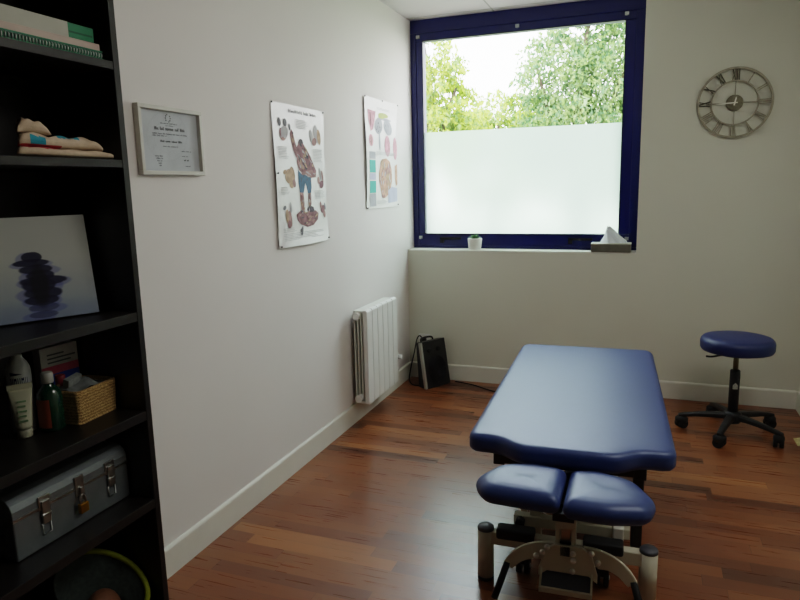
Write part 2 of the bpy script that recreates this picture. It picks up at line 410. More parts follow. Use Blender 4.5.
# ------------------------------------------------------------------ bookcase
BX, BY0, BY1, BT = .305, .58, 1.376, .02
bc = thing('bookcase', 'tall black-brown open bookcase against the left wall', 'bookcase', (.0, BY0, 0))
bw = BY1 - BY0
MB().box((.016, bw-BT, 0), (BX, bw, 2.02)).build('side_panel', M['wood'], bc, bevel=.001)
MB().box((.016, 0, 0), (BX, BT, 2.02)).build('side_panel', M['wood'], bc, bevel=.001)
MB().box((.016, BT, .05), (.022, bw-BT, 2.02)).build('back_panel', M['wood'], bc)
MB().box((.016, 0, 2.02), (BX, bw, 2.045)).build('top_panel', M['wood'], bc, bevel=.001)
MB().box((.26, BT, 0), (.28, bw-BT, .05)).build('plinth', M['wood'], bc)
SH = {5: (.05, .075), 4: (.495, .521), 3: (.756, .782), 2: (1.036, 1.061), 1: (1.443, 1.463), 0: (1.686, 1.706)}
for k, (a, b) in SH.items():
    MB().box((.022, BT, a), (BX-.001, bw-BT, b)).build('shelf', M['wood'], bc, bevel=.001)

# --- top shelf: books
z = SH[0][1]
MG = mat('green_cover', '#1f7a55', .45); MGD = mat('dark_green_cover', '#125a41', .45)
MP = mat('page_edges', '#b9b3a4', .8, noise=.15, nscale=150); MPK = mat('pinkish_paper', '#c9b5ab', .8, noise=.08)
MSP = mat('wire_spiral', '#c9ccc9', .4, .5)
def book(name, label, loc, size, rz, mats, group, spiral=False, pages=True):
    t = thing(name, label, 'book', loc, rz, group)
    w, l, h = size; c = min(.0022, h*.15)
    MB().box((-w, 0, h-c), (0, l, h)).build('cover', mats[0], t, bevel=.0006)
    MB().box((-w, 0, 0), (0, l, c)).build('cover', mats[0], t, bevel=.0006)
    MB().box((-w+.004, .003, c), (-.004 if not spiral else -.0005, l-.003, h-c)).build('pages', mats[1], t)
    if not spiral: MB().box((-.0025, 0, c), (0, l, h-c)).build('spine', mats[0], t)
    if spiral:
        sp = MB(); n = int(l/.0085)
        for i in range(n):
            y = .004 + i*.0085
            sp.tube([(-.001, y, h*.12), (.0015, y, h*.25), (.002, y, h*.5), (.0015, y, h*.62), (-.001, y, h*.7)], .0013, 5)
        sp.build('spiral', MSP, t)
    return t
book('spiral_notebook', 'green spiral-bound notebook at the bottom of the stack on the top shelf', (.297, 1.05, z+.001), (.21, .282, .019), 0, (MG, MGD), 'notebooks on the top shelf', True)
book('notebook', 'pinkish white notebook lying on the green spiral notebook', (.285, 1.045, z+.0205), (.2, .29, .018), 0, (MPK, MP), 'notebooks on the top shelf')
bd = book('ring_binder', 'thick green binder with pale grey spine label on top of the notebooks', (.282, 1.03, z+.039), (.2, .292, .034), 0, (MG, MGD), 'notebooks on the top shelf')
MB().box((.0, -.0005, -.0005), (.0008, .215, .0345)).build('spine_label', mat('grey_sheet', '#b9b8ac', .8), bd)
MB().box((-.0005, .215, .012), (.0006, .288, .016)).build('dark_stripe', MGD, bd)
# --- second shelf: towel and dark basket
z = SH[1][1]
TW = [mat('towel_cream', '#c9b49d', .95, noise=.08, nscale=60, bump=.5, bscale=500, spec=.1), mat('towel_red', '#a8343c', .95, bump=.5, bscale=500), mat('towel_teal', '#2f8fa3', .95, bump=.5, bscale=500)]
def fold(y0, y1, x0, x1, z0, h, stripes, wav=.004, seed=0):
    """a rounded folded slab of cloth with a bulged front fold"""
    rnd = random.Random(seed); ph = [rnd.uniform(0, 6.3) for _ in range(6)]
    m = MB(); nu, nv = 44, 30
    def P(u, v):
        y = y0 + (y1-y0)*u
        hh = h(u) + wav*math.sin(9*u+ph[0])*.5
        a = 2*PI*v
        cx = (x0+x1)/2; rx = (x1-x0)/2 + wav*math.sin(7*u+ph[1])
        ca, sa = math.cos(a), math.sin(a)
        e = .35
        px = cx + rx*math.copysign(abs(ca)**e, ca); pz = z0 + hh/2 + hh/2*math.copysign(abs(sa)**.7, sa)
        pz = max(z0, pz + wav*.6*math.sin(23*u+5*ca+ph[2])*(sa > 0))
        k = min(1, min(u, 1-u)*14); k = math.sqrt(max(0, 1-(1-k)**2))
        xx = cx+(px-cx)*(.86+.14*k)
        return Vector((xx, y + .85*(.298-xx)*(1-u)**1.3, z0+(pz-z0)*(.25+.75*k)))
    b = len(m.v)
    m.grid(P, nu, nv)
    for i, f in enumerate(m.f):
        c = sum((Vector(m.v[j]) for j in f), Vector())/len(f)
        m.m[i] = stripes((c.y-y0)/(y1-y0), (c.z-z0)/max(h((c.y-y0)/(y1-y0)), 1e-4), c.x)
    return m
def prof(*kp):
    def f(u):
        for (a, b), (c, d) in zip(kp, kp[1:]):
            if u <= c:
                t = (u-a)/(c-a); t = t*t*(3-2*t); return b+(d-b)*t
        return kp[-1][1]
    return f
tw = thing('towel', 'folded cream towel with red stripe and teal motif on the second shelf', 'towel', (0, 0, z+.001))
lower = fold(1.055, 1.345, .12, .298, 0, prof((0,.024),(1,.019)), lambda u, v, x: 1 if (v < .62 and u < .03) or (u < .45 and v > .8 and x > .2) else 0, .002, 1)
lower.build('towel_layer', TW, tw)
upper = fold(1.06, 1.315, .13, .292, .019, prof((0,.036),(.3,.03),(.6,.034),(.85,.03),(1,.008)), lambda u, v, x: 2 if (.14 < u < .3 and .25 < v < .85 and x > .2) or (.45 < u < .72 and v > .75 and x > .18) else (1 if v < .25 and u < .5 else 0), .005, 2)
upper.build('towel_layer', TW, tw)
top = fold(1.062, 1.165, .19, .29, .05, prof((0,.012),(.25,.036),(.7,.028),(1,.004)), lambda u, v, x: 0, .0025, 3)
top.build('towel_fold', TW, tw)
def tub(name, label, cat, loc, rz, sx, sy, h, mats, taper=.94, r=.02, rim=.004, wall=.006):
    """open rounded-rectangular basket, centre of base at loc"""
    t = thing(name, label, cat, loc, rz)
    def rr(ax, ay, zz, rad=r, n=6):
        out = []
        for cx, cy, a0 in ((ax-rad, ay-rad, 0), (-ax+rad, ay-rad, PI/2), (-ax+rad, -ay+rad, PI), (ax-rad, -ay+rad, 1.5*PI)):
            for k in range(n+1):
                a = a0 + PI/2*k/n; out.append((cx+rad*math.cos(a), cy+rad*math.sin(a), zz))
        return out
    m = MB(); N = 8
    R = [rr(sx*taper, sy*taper, 0)] + [rr(sx*(taper+(1-taper)*k/N), sy*(taper+(1-taper)*k/N), h*k/N) for k in range(N+1)]
    R += [rr(sx-wall, sy-wall, h), rr(sx*taper-wall, sy*taper-wall, .006)]
    m.rings(R); m.build('basket_body', mats[0], t)
    ring = [Vector(p) for p in rr(sx-wall/2, sy-wall/2, h)]; ring.append(ring[0]); 
    MB().tube(ring, rim, 8).build('rim', mats[1], t)
    return t
WV = weave_mat('woven_straw', '#a07c48', '#d8b87e', 230); WD = weave_mat('woven_dark', '#140e0b', '#33251c', 130)
tub('storage_basket', 'dark brown woven basket at the left end of the second shelf', 'basket', (.19, .938, z+.001), 0, .1, .105, .088, (WD, WD))

# --- third shelf: leaning canvas
z = SH[2][1]
cb, ch, cw = (.217, 1.314), .263, .28
dirx, diry = .45, .893          # along the bottom edge, toward the far end
rzc = math.atan2(-dirx, diry)   # local +Y follows the bottom edge
cv = thing('canvas_print', 'white canvas print of stacked dark stones leaning on the middle shelf', 'picture', (cb[0]-dirx*cw, cb[1]-diry*cw, z), rzc)
lean = math.atan2(.05, ch)
stones = []
for cu, cvv, ru, rv in ((.50,.61,.085,.05), (.49,.555,.15,.035), (.52,.49,.14,.045), (.55,.43,.12,.05), (.57,.375,.19,.05), (.53,.335,.14,.07), (.55,.26,.16,.06), (.53,.19,.14,.05), (.54,.12,.13,.04), (.53,.05,.12,.035)):
    stones.append((cu*cw, cvv*ch, ru*cw, rv*ch, '#20203a' if cvv > .15 else '#3c4060', .2, .93 if cvv > .15 else .7))
halo = [(a_+.01*((i*7) % 3-1), b_-.004, c_*1.18, d_*1.25, '#5a60a0', .2, .5) for i, (a_, b_, c_, d_, *_r) in enumerate(stones)]
stones = [(.5*cw, .02*ch, .55*cw, .16*ch, '#7d8ba4', .9, .5)] + halo + stones + [(.53*cw, .33*ch, .075*cw, .2*ch, '#17171f', .6, .8)]
CM = blob_print_mat('stone_print', ((0, '#8f9aa8'), (.55, '#bcbfba')), stones)
fm = MB()
fm.box((-.016, 0, 0), (0, cw, ch)); 
o = fm.build('canvas_body', [CM], cv, bevel=.001); o.rotation_euler = (0, -lean, 0); o.location = (0, 0, .005)
bs = ring_frame(0.012, 0.012, cw-.012, ch-.012, .03, .03, .03, .03, 0, .012)
bs.v = [(-.016-y, x, zz) for x, y, zz in bs.v]
o2 = bs.build('stretcher_bar', mat('raw_wood', '#b99a6b', .8, noise=.2, nscale=30), cv); o2.rotation_euler = o.rotation_euler; o2.location = o.location

# --- fourth shelf: bottles, box, basket
z = SH[3][1]
def bottle(name, label, cat, loc, prof_body, prof_cap, m1, m2, sq=(1, 1), rz=0, extra=None):
    t = thing(name, label, cat, loc, rz)
    b = MB().lathe(prof_body, n=28); b.v = [(x*sq[0], y*sq[1], zz) for x, y, zz in b.v]; b.build('bottle_body', m1, t)
    c = MB().lathe(prof_cap, n=20); c.build('cap', m2, t)
    if extra:
        for nm, z0, z1, r, a0, a1, mm, zt in extra:
            m = MB(); m.grid(lambda u, v: ((r*math.cos(a0+(a1-a0)*u))*sq[0], (r*math.sin(a0+(a1-a0)*u))*sq[1], z0+(z1-z0)*v), 16, 4); m.build(nm, mm, t, fix=False)
    return t
Wp = mat('white_bottle_plastic', '#d3d8dc', .35); Wc = mat('grey_white_cap', '#a9adac', .5)
BL = mat('dark_blue_ink', '#1e2c5e', .5)
t = bottle('lotion_bottle', 'white plastic lotion bottle with blue lettering behind the cream tube', 'bottle', (.108, 1.142, z+.001),
       [(.024,0),(.028,.004),(.028,.156),(.0265,.168),(.022,.18),(.0125,.194),(.012,.2)], [(.011,.198),(.0115,.2),(.0115,.222),(.009,.225)], Wp, Wc, rz=-.65)
ink = MB()   # illegible bold blue word, drawn as separate letter strokes around the front
for k in range(5):
    a0 = -.75 + k*.3
    for (da, z0, z1) in ((0, .124, .146), (.16, .124, .146)):
        ink.grid(lambda u, v: (.0284*math.cos(a0+da+.05*u), .0284*math.sin(a0+da+.05*u), z0+(z1-z0)*v), 2, 2)
    ink.grid(lambda u, v: (.0284*math.cos(a0+.21*u), .0284*math.sin(a0+.21*u), (.139 if k % 2 else .124)+.006*v), 3, 1)
ink.grid(lambda u, v: (.0284*math.cos(-.75+1.0*u), .0284*math.sin(-.75+1.0*u), .152+.010*v*(1-u)+.003*u), 8, 2)
ink.build('printed_lettering', BL, t, fix=False)
# squeeze tube standing on its cap, crimp at the top
CT = mat('cream_tube', '#bcbda6', .45); CTg = mat('pale_green_print', '#7f9a78', .5)
t = thing('cream_tube', 'cream squeeze tube with pale green print standing on its cap at the shelf front', 'tube', (.143, 1.112, z+.001), -.65)
tb = MB(); R = []
for k in range(13):
    u = k/12; zz = .022 + .102*u
    rx = .018 + .009*u; ry = .018*(1-u) + .0015*u
    R.append([(ry*math.cos(2*PI*i/24), rx*math.sin(2*PI*i/24), zz) for i in range(24)])
tb.rings(R); tb.build('tube_body', CT, t)
MB().lathe([(.0165,0),(.0175,.002),(.0175,.02),(.015,.0215)], n=24).build('cap', mat('cream_cap', '#a9a894', .4), t)
MB().box((-.0022, -.0275, .122), (.0022, .0275, .136)).build('crimp', CT, t)
gp = MB()
for k in range(5): gp.box((.0150-.0026*k*.9, -.010, (.042+.012*k)), (.0172-.0026*k*.9, .010-.002*(k%2), .0465+.012*k))
gp.build('printed_label', CTg, t)
GB = mat('dark_green_glass', '#0f3a26', .15, noise=.2, coat=.4); RL = mat('rust_label', '#94452a', .6, noise=.1)
t = bottle('massage_oil_bottle', 'dark green bottle with rust label and white cap beside the straw basket', 'bottle', (.168, 1.172, z+.001),
       [(.026,0),(.030,.004),(.030,.088),(.028,.1),(.02,.112),(.012,.119),(.0115,.126)], [(.0135,.124),(.0145,.126),(.0145,.148),(.012,.152)], GB, mat('white_cap', '#b4b6b0', .4), extra=[('label_band', .012, .086, .0304, -2.9, -.75, RL, 0)])
# carton behind
t = thing('carton_box', 'upright carton with pink and blue bands at the back of the shelf', 'box', (.075, 1.235, z+.001), -.1)
MB().box((-.03, 0, 0), (.0, .113, .187)).build('carton_body', mat('carton_grey', '#d0cecb', .7, noise=.05), t, bevel=.0008)
MB().box((.0, .0005, .112), (.0006, .1125, .134)).build('pink_band', mat('pink_band', '#d8627e', .7), t)
MB().box((.0, .0005, .0), (.0006, .1125, .112)).build('blue_band', mat('blue_band', '#3458bd', .7), t)
wl = MB()
for k, l in enumerate((.07, .085, .05)):
    wl.box((.0, .02, .142+.011*k), (.0006, .02+l, .146+.011*k))
wl.build('printed_text', mat('carton_ink', '#5b6066', .7), t)
bottle('dropper_bottle', 'small pale bottle between the dark green bottle and the carton', 'bottle', (.113, 1.214, z+.001),
       [(.014,0),(.016,.003),(.016,.088),(.013,.1)], [(.0135,.098),(.0145,.1),(.0145,.128),(.013,.132)], mat('pale_plastic', '#93a3a8', .4), mat('pale_cap', '#a3b0b3', .4))
bk = tub('storage_basket', 'straw-coloured woven basket on the shelf above the metal toolbox', 'basket', (.163, 1.278, z+.001), .08, .055, .074, .087, (WV, WV), .95, .012)
pc = thing('pouch', 'grey plastic pouch lying in the straw basket', 'pouch', (.163, 1.278, z+.014), .08)
pm = MB(); pm.grid(lambda u, v: (.038*(2*v-1), .056*(2*u-1), .07+.018*math.sin(PI*u)*math.sin(PI*v)+.006*math.sin(9*u+4*v)), 22, 14)
pm.grid(lambda u, v: (.038*(2*v-1)*(.8+.2*math.sin(PI*u)), .056*(2*u-1), .0+.07*(1-math.sin(PI*u)**.4*math.sin(PI*v)**.4)), 22, 14)
pm.build('pouch_body', mat('grey_pouch', '#7b807f', .3, noise=.35, nscale=40), pc)
MB().box((-.01, -.052, .083), (.006, .0, .104), rot=(.1, .25, .1)).build('flap_label', mat('pouch_label', '#8d9290', .4, noise=.3, nscale=70), pc)
jr = thing('small_jar', 'small red-capped jar standing behind the straw basket', 'jar', (.108, 1.262, z+.001))
MB().lathe([(.011,0),(.012,.002),(.012,.085)], n=18).build('jar_body', Wp, jr)
MB().lathe([(.0125,.085),(.013,.086),(.013,.112),(.011,.114)], n=18).build('lid', mat('red_lid', '#8d2c33', .4), jr)

# --- fifth shelf: metal toolbox
z = SH[4][1]
tbx = thing('metal_toolbox', 'grey metal toolbox with two latches and a brass padlock', 'toolbox', (.0, .990, z+.001))
TL, TXF, TXB, TH = .362, .222, .045, .158
sec = [(TXB, .105), (TXF, .105), (TXF, .125), (TXF-.006, .14), (TXF-.018, .152), (TXF-.035, TH), (TXB+.035, TH), (TXB+.015, .152), (TXB, .135)]
MB().prism(sec, lambda a, b, t: (a, t, b), 0, TL).build('lid', M['toolmetal'], tbx, bevel=.002)
MB().box((TXB, 0, 0), (TXF, TL, .103)).build('box_body', M['toolmetal'], tbx, bevel=.004)
MB().box((TXF-.002, -.001, .100), (TXF+.002, TL+.001, .106)).build('lid_seam', M['steel'], tbx)
for y in (.085, .295):
    l = MB().box((TXF, y-.016, .098), (TXF+.004, y+.016, .132)).box((TXF+.004, y-.011, .062), (TXF+.009, y+.011, .120)).cyl((TXF+.006, y-.013, .085), (TXF+.006, y+.013, .085), .004, n=10)
    l.build('latch', M['steel'], tbx, bevel=.001)
    h = MB().tube([(TXF+.003, y-.012, .062), (TXF+.004, y-.012, .034), (TXF+.004, y+.012, .034), (TXF+.003, y+.012, .062)], .0018, 6)
    h.build('latch_loop', M['steel'], tbx)
MB().box((TXF, .192-.014, .082), (TXF+.004, .192+.014, .135)).box((TXF+.004, .188, .07), (TXF+.012, .196, .105)).build('hasp', M['steel'], tbx, bevel=.001)
pl = thing('padlock', 'small brass padlock hanging from the toolbox hasp', 'padlock', (TXF+.0145, 1.177, z+.040))
MB().box((-.006, -.013, 0), (.006, .013, .026)).build('padlock_body', M['brass'], pl, bevel=.002)
MB().tube([(0, -.008, .026), (0, -.008, .04), (0, 0, .049), (0, .008, .04), (0, .008, .026)], .0025, 8, smooth_path=4).build('shackle', M['steel'], pl)

# --- bottom shelf: felt bag with lime trim and a brown item inside
z = SH[5][1]
FG = mat('grey_felt', '#3f4743', .95, noise=.2, nscale=80, spec=.1); LM = mat('lime_trim', '#8f9a12', .7)
bag = thing('felt_bag', 'grey felt bag with lime green rim on the bottom shelf', 'bag', (.16, 1.254, z+.001))
def bagring(k):      # from an upright oval base to a rim tipped toward the room
    out = []
    for i in range(40):
        a = 2*PI*i/40; e = k*k
        out.append((.08*math.cos(a) + .02*k + .055*k*math.sin(a), (.08+.012*k)*math.sin(a), .205*k - .09*e*math.cos(a)))
    return out
bm_ = MB().rings([bagring(0), bagring(0.001)] + [bagring(k/8) for k in range(1, 9)] + [[(x*.95+.003, y*.97, zz-.001) for x, y, zz in bagring(1)], [(x*.95, y*.97, zz+.01) for x, y, zz in bagring(.02)]])
bm_.build('bag_body', FG, bag)
rg = [Vector(bagring(1)[k % 40]) for k in range(-3, 20)]; MB().tube(rg, .008, 8).build('rim', LM, bag)
br = thing('brown_ball', 'brown rounded item lying inside the lime rimmed felt bag', 'ball', (.165, 1.254, z+.015))
MB().ball((0.01, .0, .105), .052, 24, sq=(.95, 1.1, 1.45)).build('ball_body', mat('brown_leather', '#7a5238', .7, noise=.2), br)

# ------------------------------------------------------------------ wall things
# framed certificate
cf = thing('framed_certificate', 'small white-framed certificate hanging on the left wall beside the bookcase', 'picture', (0, 1.744, 1.436))
cwid, chei = .327, .231
fr = ring_frame(0, 0, cwid, chei, .014, .014, .014, .014, 0, .022); fr.v = [(y+.001, x, zz) for x, y, zz in fr.v]
fr.build('picture_frame', mat('frame_white', '#c9c5bb', .5), cf, bevel=.002)
ik = MB().box((.001, .012, .012), (.008, cwid-.012, chei-.012)); INK = [1]
def cbar(m, u, v, w, h): ik.box((.008, cwid/2+u-w/2, v), (.0086, cwid/2+u+w/2, v+h), m)
def words(m, u0, u1, v, h, rnd, dens=.75, cw_=.0035):
    u = u0
    while u < u1:
        n = rnd.randint(3, 8)
        for k in range(n):
            if u >= u1: break
            hh = h*rnd.choice((.7, .7, 1)); cbar(m, u+cw_*.36, v, cw_*.55, hh)
            if rnd.random() < .6: cbar(m, u+cw_*.5, v+rnd.choice((0, hh*.45, hh*.8)), cw_*.8, h*.2)
            u += cw_
        u += cw_*1.3
R_ = random.Random(3)
words(1, -.077, .077, .152, .011, R_, cw_=.0052)     # bold heading
words(1, -.052, .058, .112, .007, R_, cw_=.0042)
words(2, -.088, .093, .138, .0045, R_); words(2, -.088, -.02, .131, .0045, R_)
words(2, -.045, .04, .174, .004, R_, cw_=.003); words(2, -.02, .025, .167, .003, R_, cw_=.003)
words(2, -.04, .035, .096, .004, R_); words(2, .055, .105, .082, .004, R_); words(2, .055, .09, .065, .004, R_); words(2, .07, .1, .03, .004, R_)
words(1, .065, .095, .05, .006, R_)
for k in range(5): words(2, -.083+.004*k, -.045-.003*k, .062-.008*k, .005, R_, cw_=.003)
for k in range(10):      # round emblem at the top
    a = 2*PI*k/10
    if k in (2, 7): continue
    cbar(1, .0125*math.cos(a)-.005, .192+.0125*math.sin(a), .005, .004)
ik.build('certificate_sheet', [mat('certificate_paper', '#c3c5cc', .7), mat('ink_dark', '#4c4d55', .8), mat('ink_grey', '#85878f', .8)], cf)
gl = MB().add([(.0105, .013, .013), (.0105, cwid-.013, .013), (.0105, cwid-.013, chei-.013), (.0105, .013, chei-.013)], [(0,1,2,3)]); gl.build('glass_pane', M['glass'], cf, fix=False)

# anatomical posters
def poster(name, label, y0, z0, w, h, patches, curl, pins):
    t = thing(name, label, 'poster', (0, y0, z0), 0, 'anatomy posters on the left wall')
    def off(u, v): return .003 + curl(u, v)
    m = MB(); m.grid(lambda u, v: (off(u, v), w*u, h*v), 20, 30)
    keys = list(PM)
    for i, (mm, poly) in enumerate(patches):
        pp_ = poly if sum(x0*y1-x1*y0 for (x0, y0), (x1, y1) in zip(poly, poly[1:]+poly[:1])) > 0 else poly[::-1]
        m.flat(pp_, lambda a, b: (off(a, b)+.001+.000012*i, w*a, h*b), keys.index(mm)+1)
    m.build('paper_sheet', [M['paper']]+[PM[k] for k in keys], t, fix=False)
    for u, v in pins:
        MB().lathe([(.003, 0), (.0045, .002), (.004, .005), (.002, .006)], n=12, axis='X', c=(off(u, v), w*u, h*v)).build('pin', M['black'], t)
    return t
PM = dict(ink=mat('poster_ink', '#77757a', .8), faint=mat('poster_faint_text', '#b5b2b3', .8), flesh=mat('poster_flesh', '#a5807c', .8, noise=.3, nscale=30),
          muscle=mat('poster_muscle', '#8c6468', .8, noise=.35, nscale=35), dark=mat('poster_dark', '#5a5158', .8, noise=.3, nscale=40), blue=mat('poster_blue', '#4c6d86', .8, noise=.2, nscale=40),
          tan=mat('poster_tan', '#b3977c', .8, noise=.3, nscale=40), pink=mat('poster_pink', '#cf94a0', .8, noise=.25, nscale=40), teal=M['tealprint'],
          lime=mat('poster_lime', '#b5bd70', .8), peach=mat('poster_peach', '#c49a84', .8, noise=.3, nscale=30), lav=mat('poster_lavender', '#b7b9cf', .8, noise=.1), grey=mat('poster_grey', '#a9aab0', .8))
def streaks(poly, n, ang, cols_, ln=.07, wd=.012, seed=1):
    rnd = random.Random(seed); out = []
    us = [p[0] for p in poly]; vs = [p[1] for p in poly]
    def inside(u, v):
        c = False
        for (x0, y0), (x1, y1) in zip(poly, poly[1:]+poly[:1]):
            if (y0 > v) != (y1 > v) and u < (x1-x0)*(v-y0)/(y1-y0)+x0: c = not c
        return c
    k = 0
    while len(out) < n and k < 2000:
        k += 1
        u, v = rnd.uniform(min(us), max(us)), rnd.uniform(min(vs), max(vs)); a = ang+rnd.uniform(-.35, .35); l = ln*rnd.uniform(.5, 1)
        du, dv = math.cos(a)*l/2, math.sin(a)*l/2*.77
        if inside(u-du, v-dv) and inside(u+du, v+dv):
            w_ = wd*rnd.uniform(.5, 1); nu, nv = -math.sin(a)*w_, math.cos(a)*w_*.77
            out.append((rnd.choice(cols_), [(u-du, v-dv), (u+nu, v+nv), (u+du, v+dv), (u-nu, v-nv)]))
    return out
def ell(cu, cv, ru, rv, rot=0, n=18):
    return [(cu+ru*math.cos(a)*math.cos(rot)-rv*math.sin(a)*math.sin(rot), cv+ru*math.cos(a)*math.sin(rot)*.77+rv*math.sin(a)*math.cos(rot)) for a in [2*PI*i/n for i in range(n)]]
def rect(u0, v0, u1, v1): return [(u0, v0), (u1, v0), (u1, v1), (u0, v1)]
def par(u0, u1, v, n, mm='faint', rnd=random.Random(5), dv=.011):
    out = []
    for k in range(n):
        out.append((mm, rect(u0, v-k*dv, u1-rnd.uniform(0, (u1-u0)*.25), v-k*dv+.004)))
    return out
P1 = []
rr_ = random.Random(11)
u = .30
for n in (10, 4, 5):            # poster heading: a row of letter strokes
    for k in range(n):
        P1.append(('ink', rect(u, .945, u+.012, .962+(.008 if k == 0 else rr_.choice((0, 0, .006))))))
        if rr_.random() < .6: P1.append(('ink', rect(u+.009, .945+rr_.choice((0, .012)), u+.022, .950+rr_.choice((0, .012)))))
        u += .026
    u += .022
# central figure seen bending, one arm raised
P1 += [('muscle', [(.30,.80),(.335,.835),(.37,.79),(.41,.72),(.44,.66),(.40,.63),(.35,.68),(.32,.74)]),           # raised arm
       ('flesh', [(.315,.80),(.33,.815),(.35,.77),(.345,.73),(.325,.75)]),
       ('dark', ell(.50,.735,.055,.035,.3)),                                                                    # head
       ('muscle', [(.40,.70),(.47,.745),(.56,.735),(.66,.67),(.76,.58),(.80,.545),(.78,.50),(.66,.50),(.55,.51),(.44,.545),(.405,.60),(.42,.65)]),  # back
       ('dark', [(.50,.71),(.58,.70),(.68,.63),(.74,.57),(.66,.535),(.56,.55),(.52,.62)]),
       ('flesh', [(.42,.68),(.46,.70),(.50,.62),(.49,.56),(.44,.59)]),
       ('flesh', [(.48,.53),(.62,.545),(.74,.55),(.80,.53),(.78,.495),(.68,.49),(.56,.50),(.49,.51)]),           # forearm across
       ('blue', [(.42,.545),(.50,.51),(.62,.515),(.68,.50),(.68,.42),(.66,.375),(.60,.37),(.57,.43),(.55,.45),(.52,.40),(.50,.375),(.43,.38),(.415,.46)]),  # shorts
       ('flesh', [(.43,.385),(.50,.38),(.51,.33),(.50,.27),(.515,.215),(.45,.205),(.44,.28),(.425,.33)]),        # legs
       ('flesh', [(.60,.375),(.66,.38),(.66,.33),(.64,.27),(.645,.225),(.59,.225),(.595,.29),(.59,.33)]),
       ('muscle', [(.44,.37),(.47,.36),(.475,.26),(.455,.25)]), ('muscle', [(.62,.36),(.65,.36),(.635,.26),(.61,.26)]),
       ('muscle', [(.34,.225),(.42,.25),(.55,.235),(.74,.245),(.80,.22),(.78,.175),(.68,.135),(.55,.125),(.42,.15),(.36,.18)]),   # foot muscles below
       ('dark', [(.56,.26),(.62,.29),(.70,.27),(.72,.235),(.58,.23)]), ('flesh', [(.40,.215),(.52,.205),(.56,.16),(.45,.165)]), ('flesh', [(.60,.20),(.74,.205),(.70,.16),(.60,.15)]),
       ('ink', [(.40,.11),(.46,.14),(.47,.12),(.43,.065),(.40,.07)])]
for cu, cv, ru, rv, mm in ((.12,.87,.03,.03,'ink'), (.22,.87,.035,.03,'ink'), (.19,.80,.085,.045,'faint'), (.18,.775,.06,.03,'flesh'), (.14,.80,.03,.03,'muscle'), (.30,.845,.02,.025,'ink'),
                       (.23,.50,.07,.05,'tan'), (.30,.51,.05,.06,'tan'), (.28,.455,.05,.04,'tan'), (.33,.45,.03,.03,'flesh'), (.16,.53,.03,.015,'tan'),
                       (.82,.82,.05,.07,'faint'), (.72,.80,.03,.05,'faint'), (.88,.80,.04,.06,'tan'), (.78,.76,.05,.03,'flesh'), (.88,.52,.02,.05,'faint'), (.93,.50,.018,.05,'flesh'), (.90,.44,.05,.03,'muscle'), (.84,.47,.025,.03,'flesh'),
                       (.12,.28,.03,.015,'ink'), (.24,.28,.02,.04,'faint'), (.17,.22,.035,.05,'tan'), (.22,.20,.03,.06,'flesh'), (.20,.16,.03,.03,'muscle'),
                       (.90,.25,.05,.03,'muscle'), (.86,.28,.02,.03,'flesh'), (.93,.21,.03,.03,'flesh'), (.95,.27,.015,.03,'ink')):
    P1.append((mm, ell(cu, cv, ru, rv, .3)))
TORSO = [(.40,.70),(.47,.745),(.56,.735),(.66,.67),(.76,.58),(.74,.55),(.62,.545),(.50,.545),(.44,.545),(.405,.60),(.42,.65)]
P1 += streaks(TORSO, 46, -.9, ['flesh', 'dark', 'tan', 'faint', 'muscle'], .09, .016, 2)
P1 += streaks([(.30,.80),(.335,.835),(.37,.79),(.44,.66),(.40,.63),(.35,.68)], 12, -1.1, ['flesh', 'tan', 'dark'], .07, .012, 3)
P1 += streaks([(.43,.385),(.50,.38),(.51,.33),(.515,.215),(.45,.205),(.425,.33)], 14, 1.5, ['muscle', 'tan', 'faint'], .08, .010, 4)
P1 += streaks([(.60,.375),(.66,.38),(.645,.225),(.59,.225),(.59,.33)], 12, 1.5, ['muscle', 'tan', 'faint'], .08, .010, 5)
P1 += streaks([(.42,.54),(.68,.50),(.66,.38),(.43,.385)], 6, 1.4, ['dark'], .05, .008, 6)
P1 += streaks([(.34,.225),(.42,.25),(.74,.245),(.80,.22),(.68,.135),(.55,.125),(.36,.18)], 26, .2, ['flesh', 'tan', 'dark', 'muscle'], .10, .014, 7)
P1 += streaks([(.48,.53),(.62,.545),(.80,.53),(.78,.495),(.56,.50)], 10, -.1, ['faint', 'muscle'], .09, .008, 8)
P1 += par(.06,.26,.70,8) + par(.06,.22,.42,5) + par(.74,.95,.70,9) + par(.74,.95,.39,6) + par(.08,.92,.09,5) + par(.42,.66,.90,6) + par(.08,.34,.13,3)
poster('anatomy_poster', 'tall anatomy chart with a blue-shorted muscle figure pinned to the left wall', 2.592, 1.108, .502, .657, P1,
       lambda u, v: .006*math.sin(PI*v)*(1-u)**2 + .016*max(0, .1-v)/.1*(.3+.7*math.sin(PI*u)) + .002*math.sin(5*v+2*u)+.002, [(.01,.995),(.985,.99),(.03,.01),(.99,.02),(.03,.52)])
P2 = par(.35,.78,.92,2,'faint') + [('lime', ell(.56,.865,.16,.022)), ('lime', ell(.5,.85,.1,.03))]
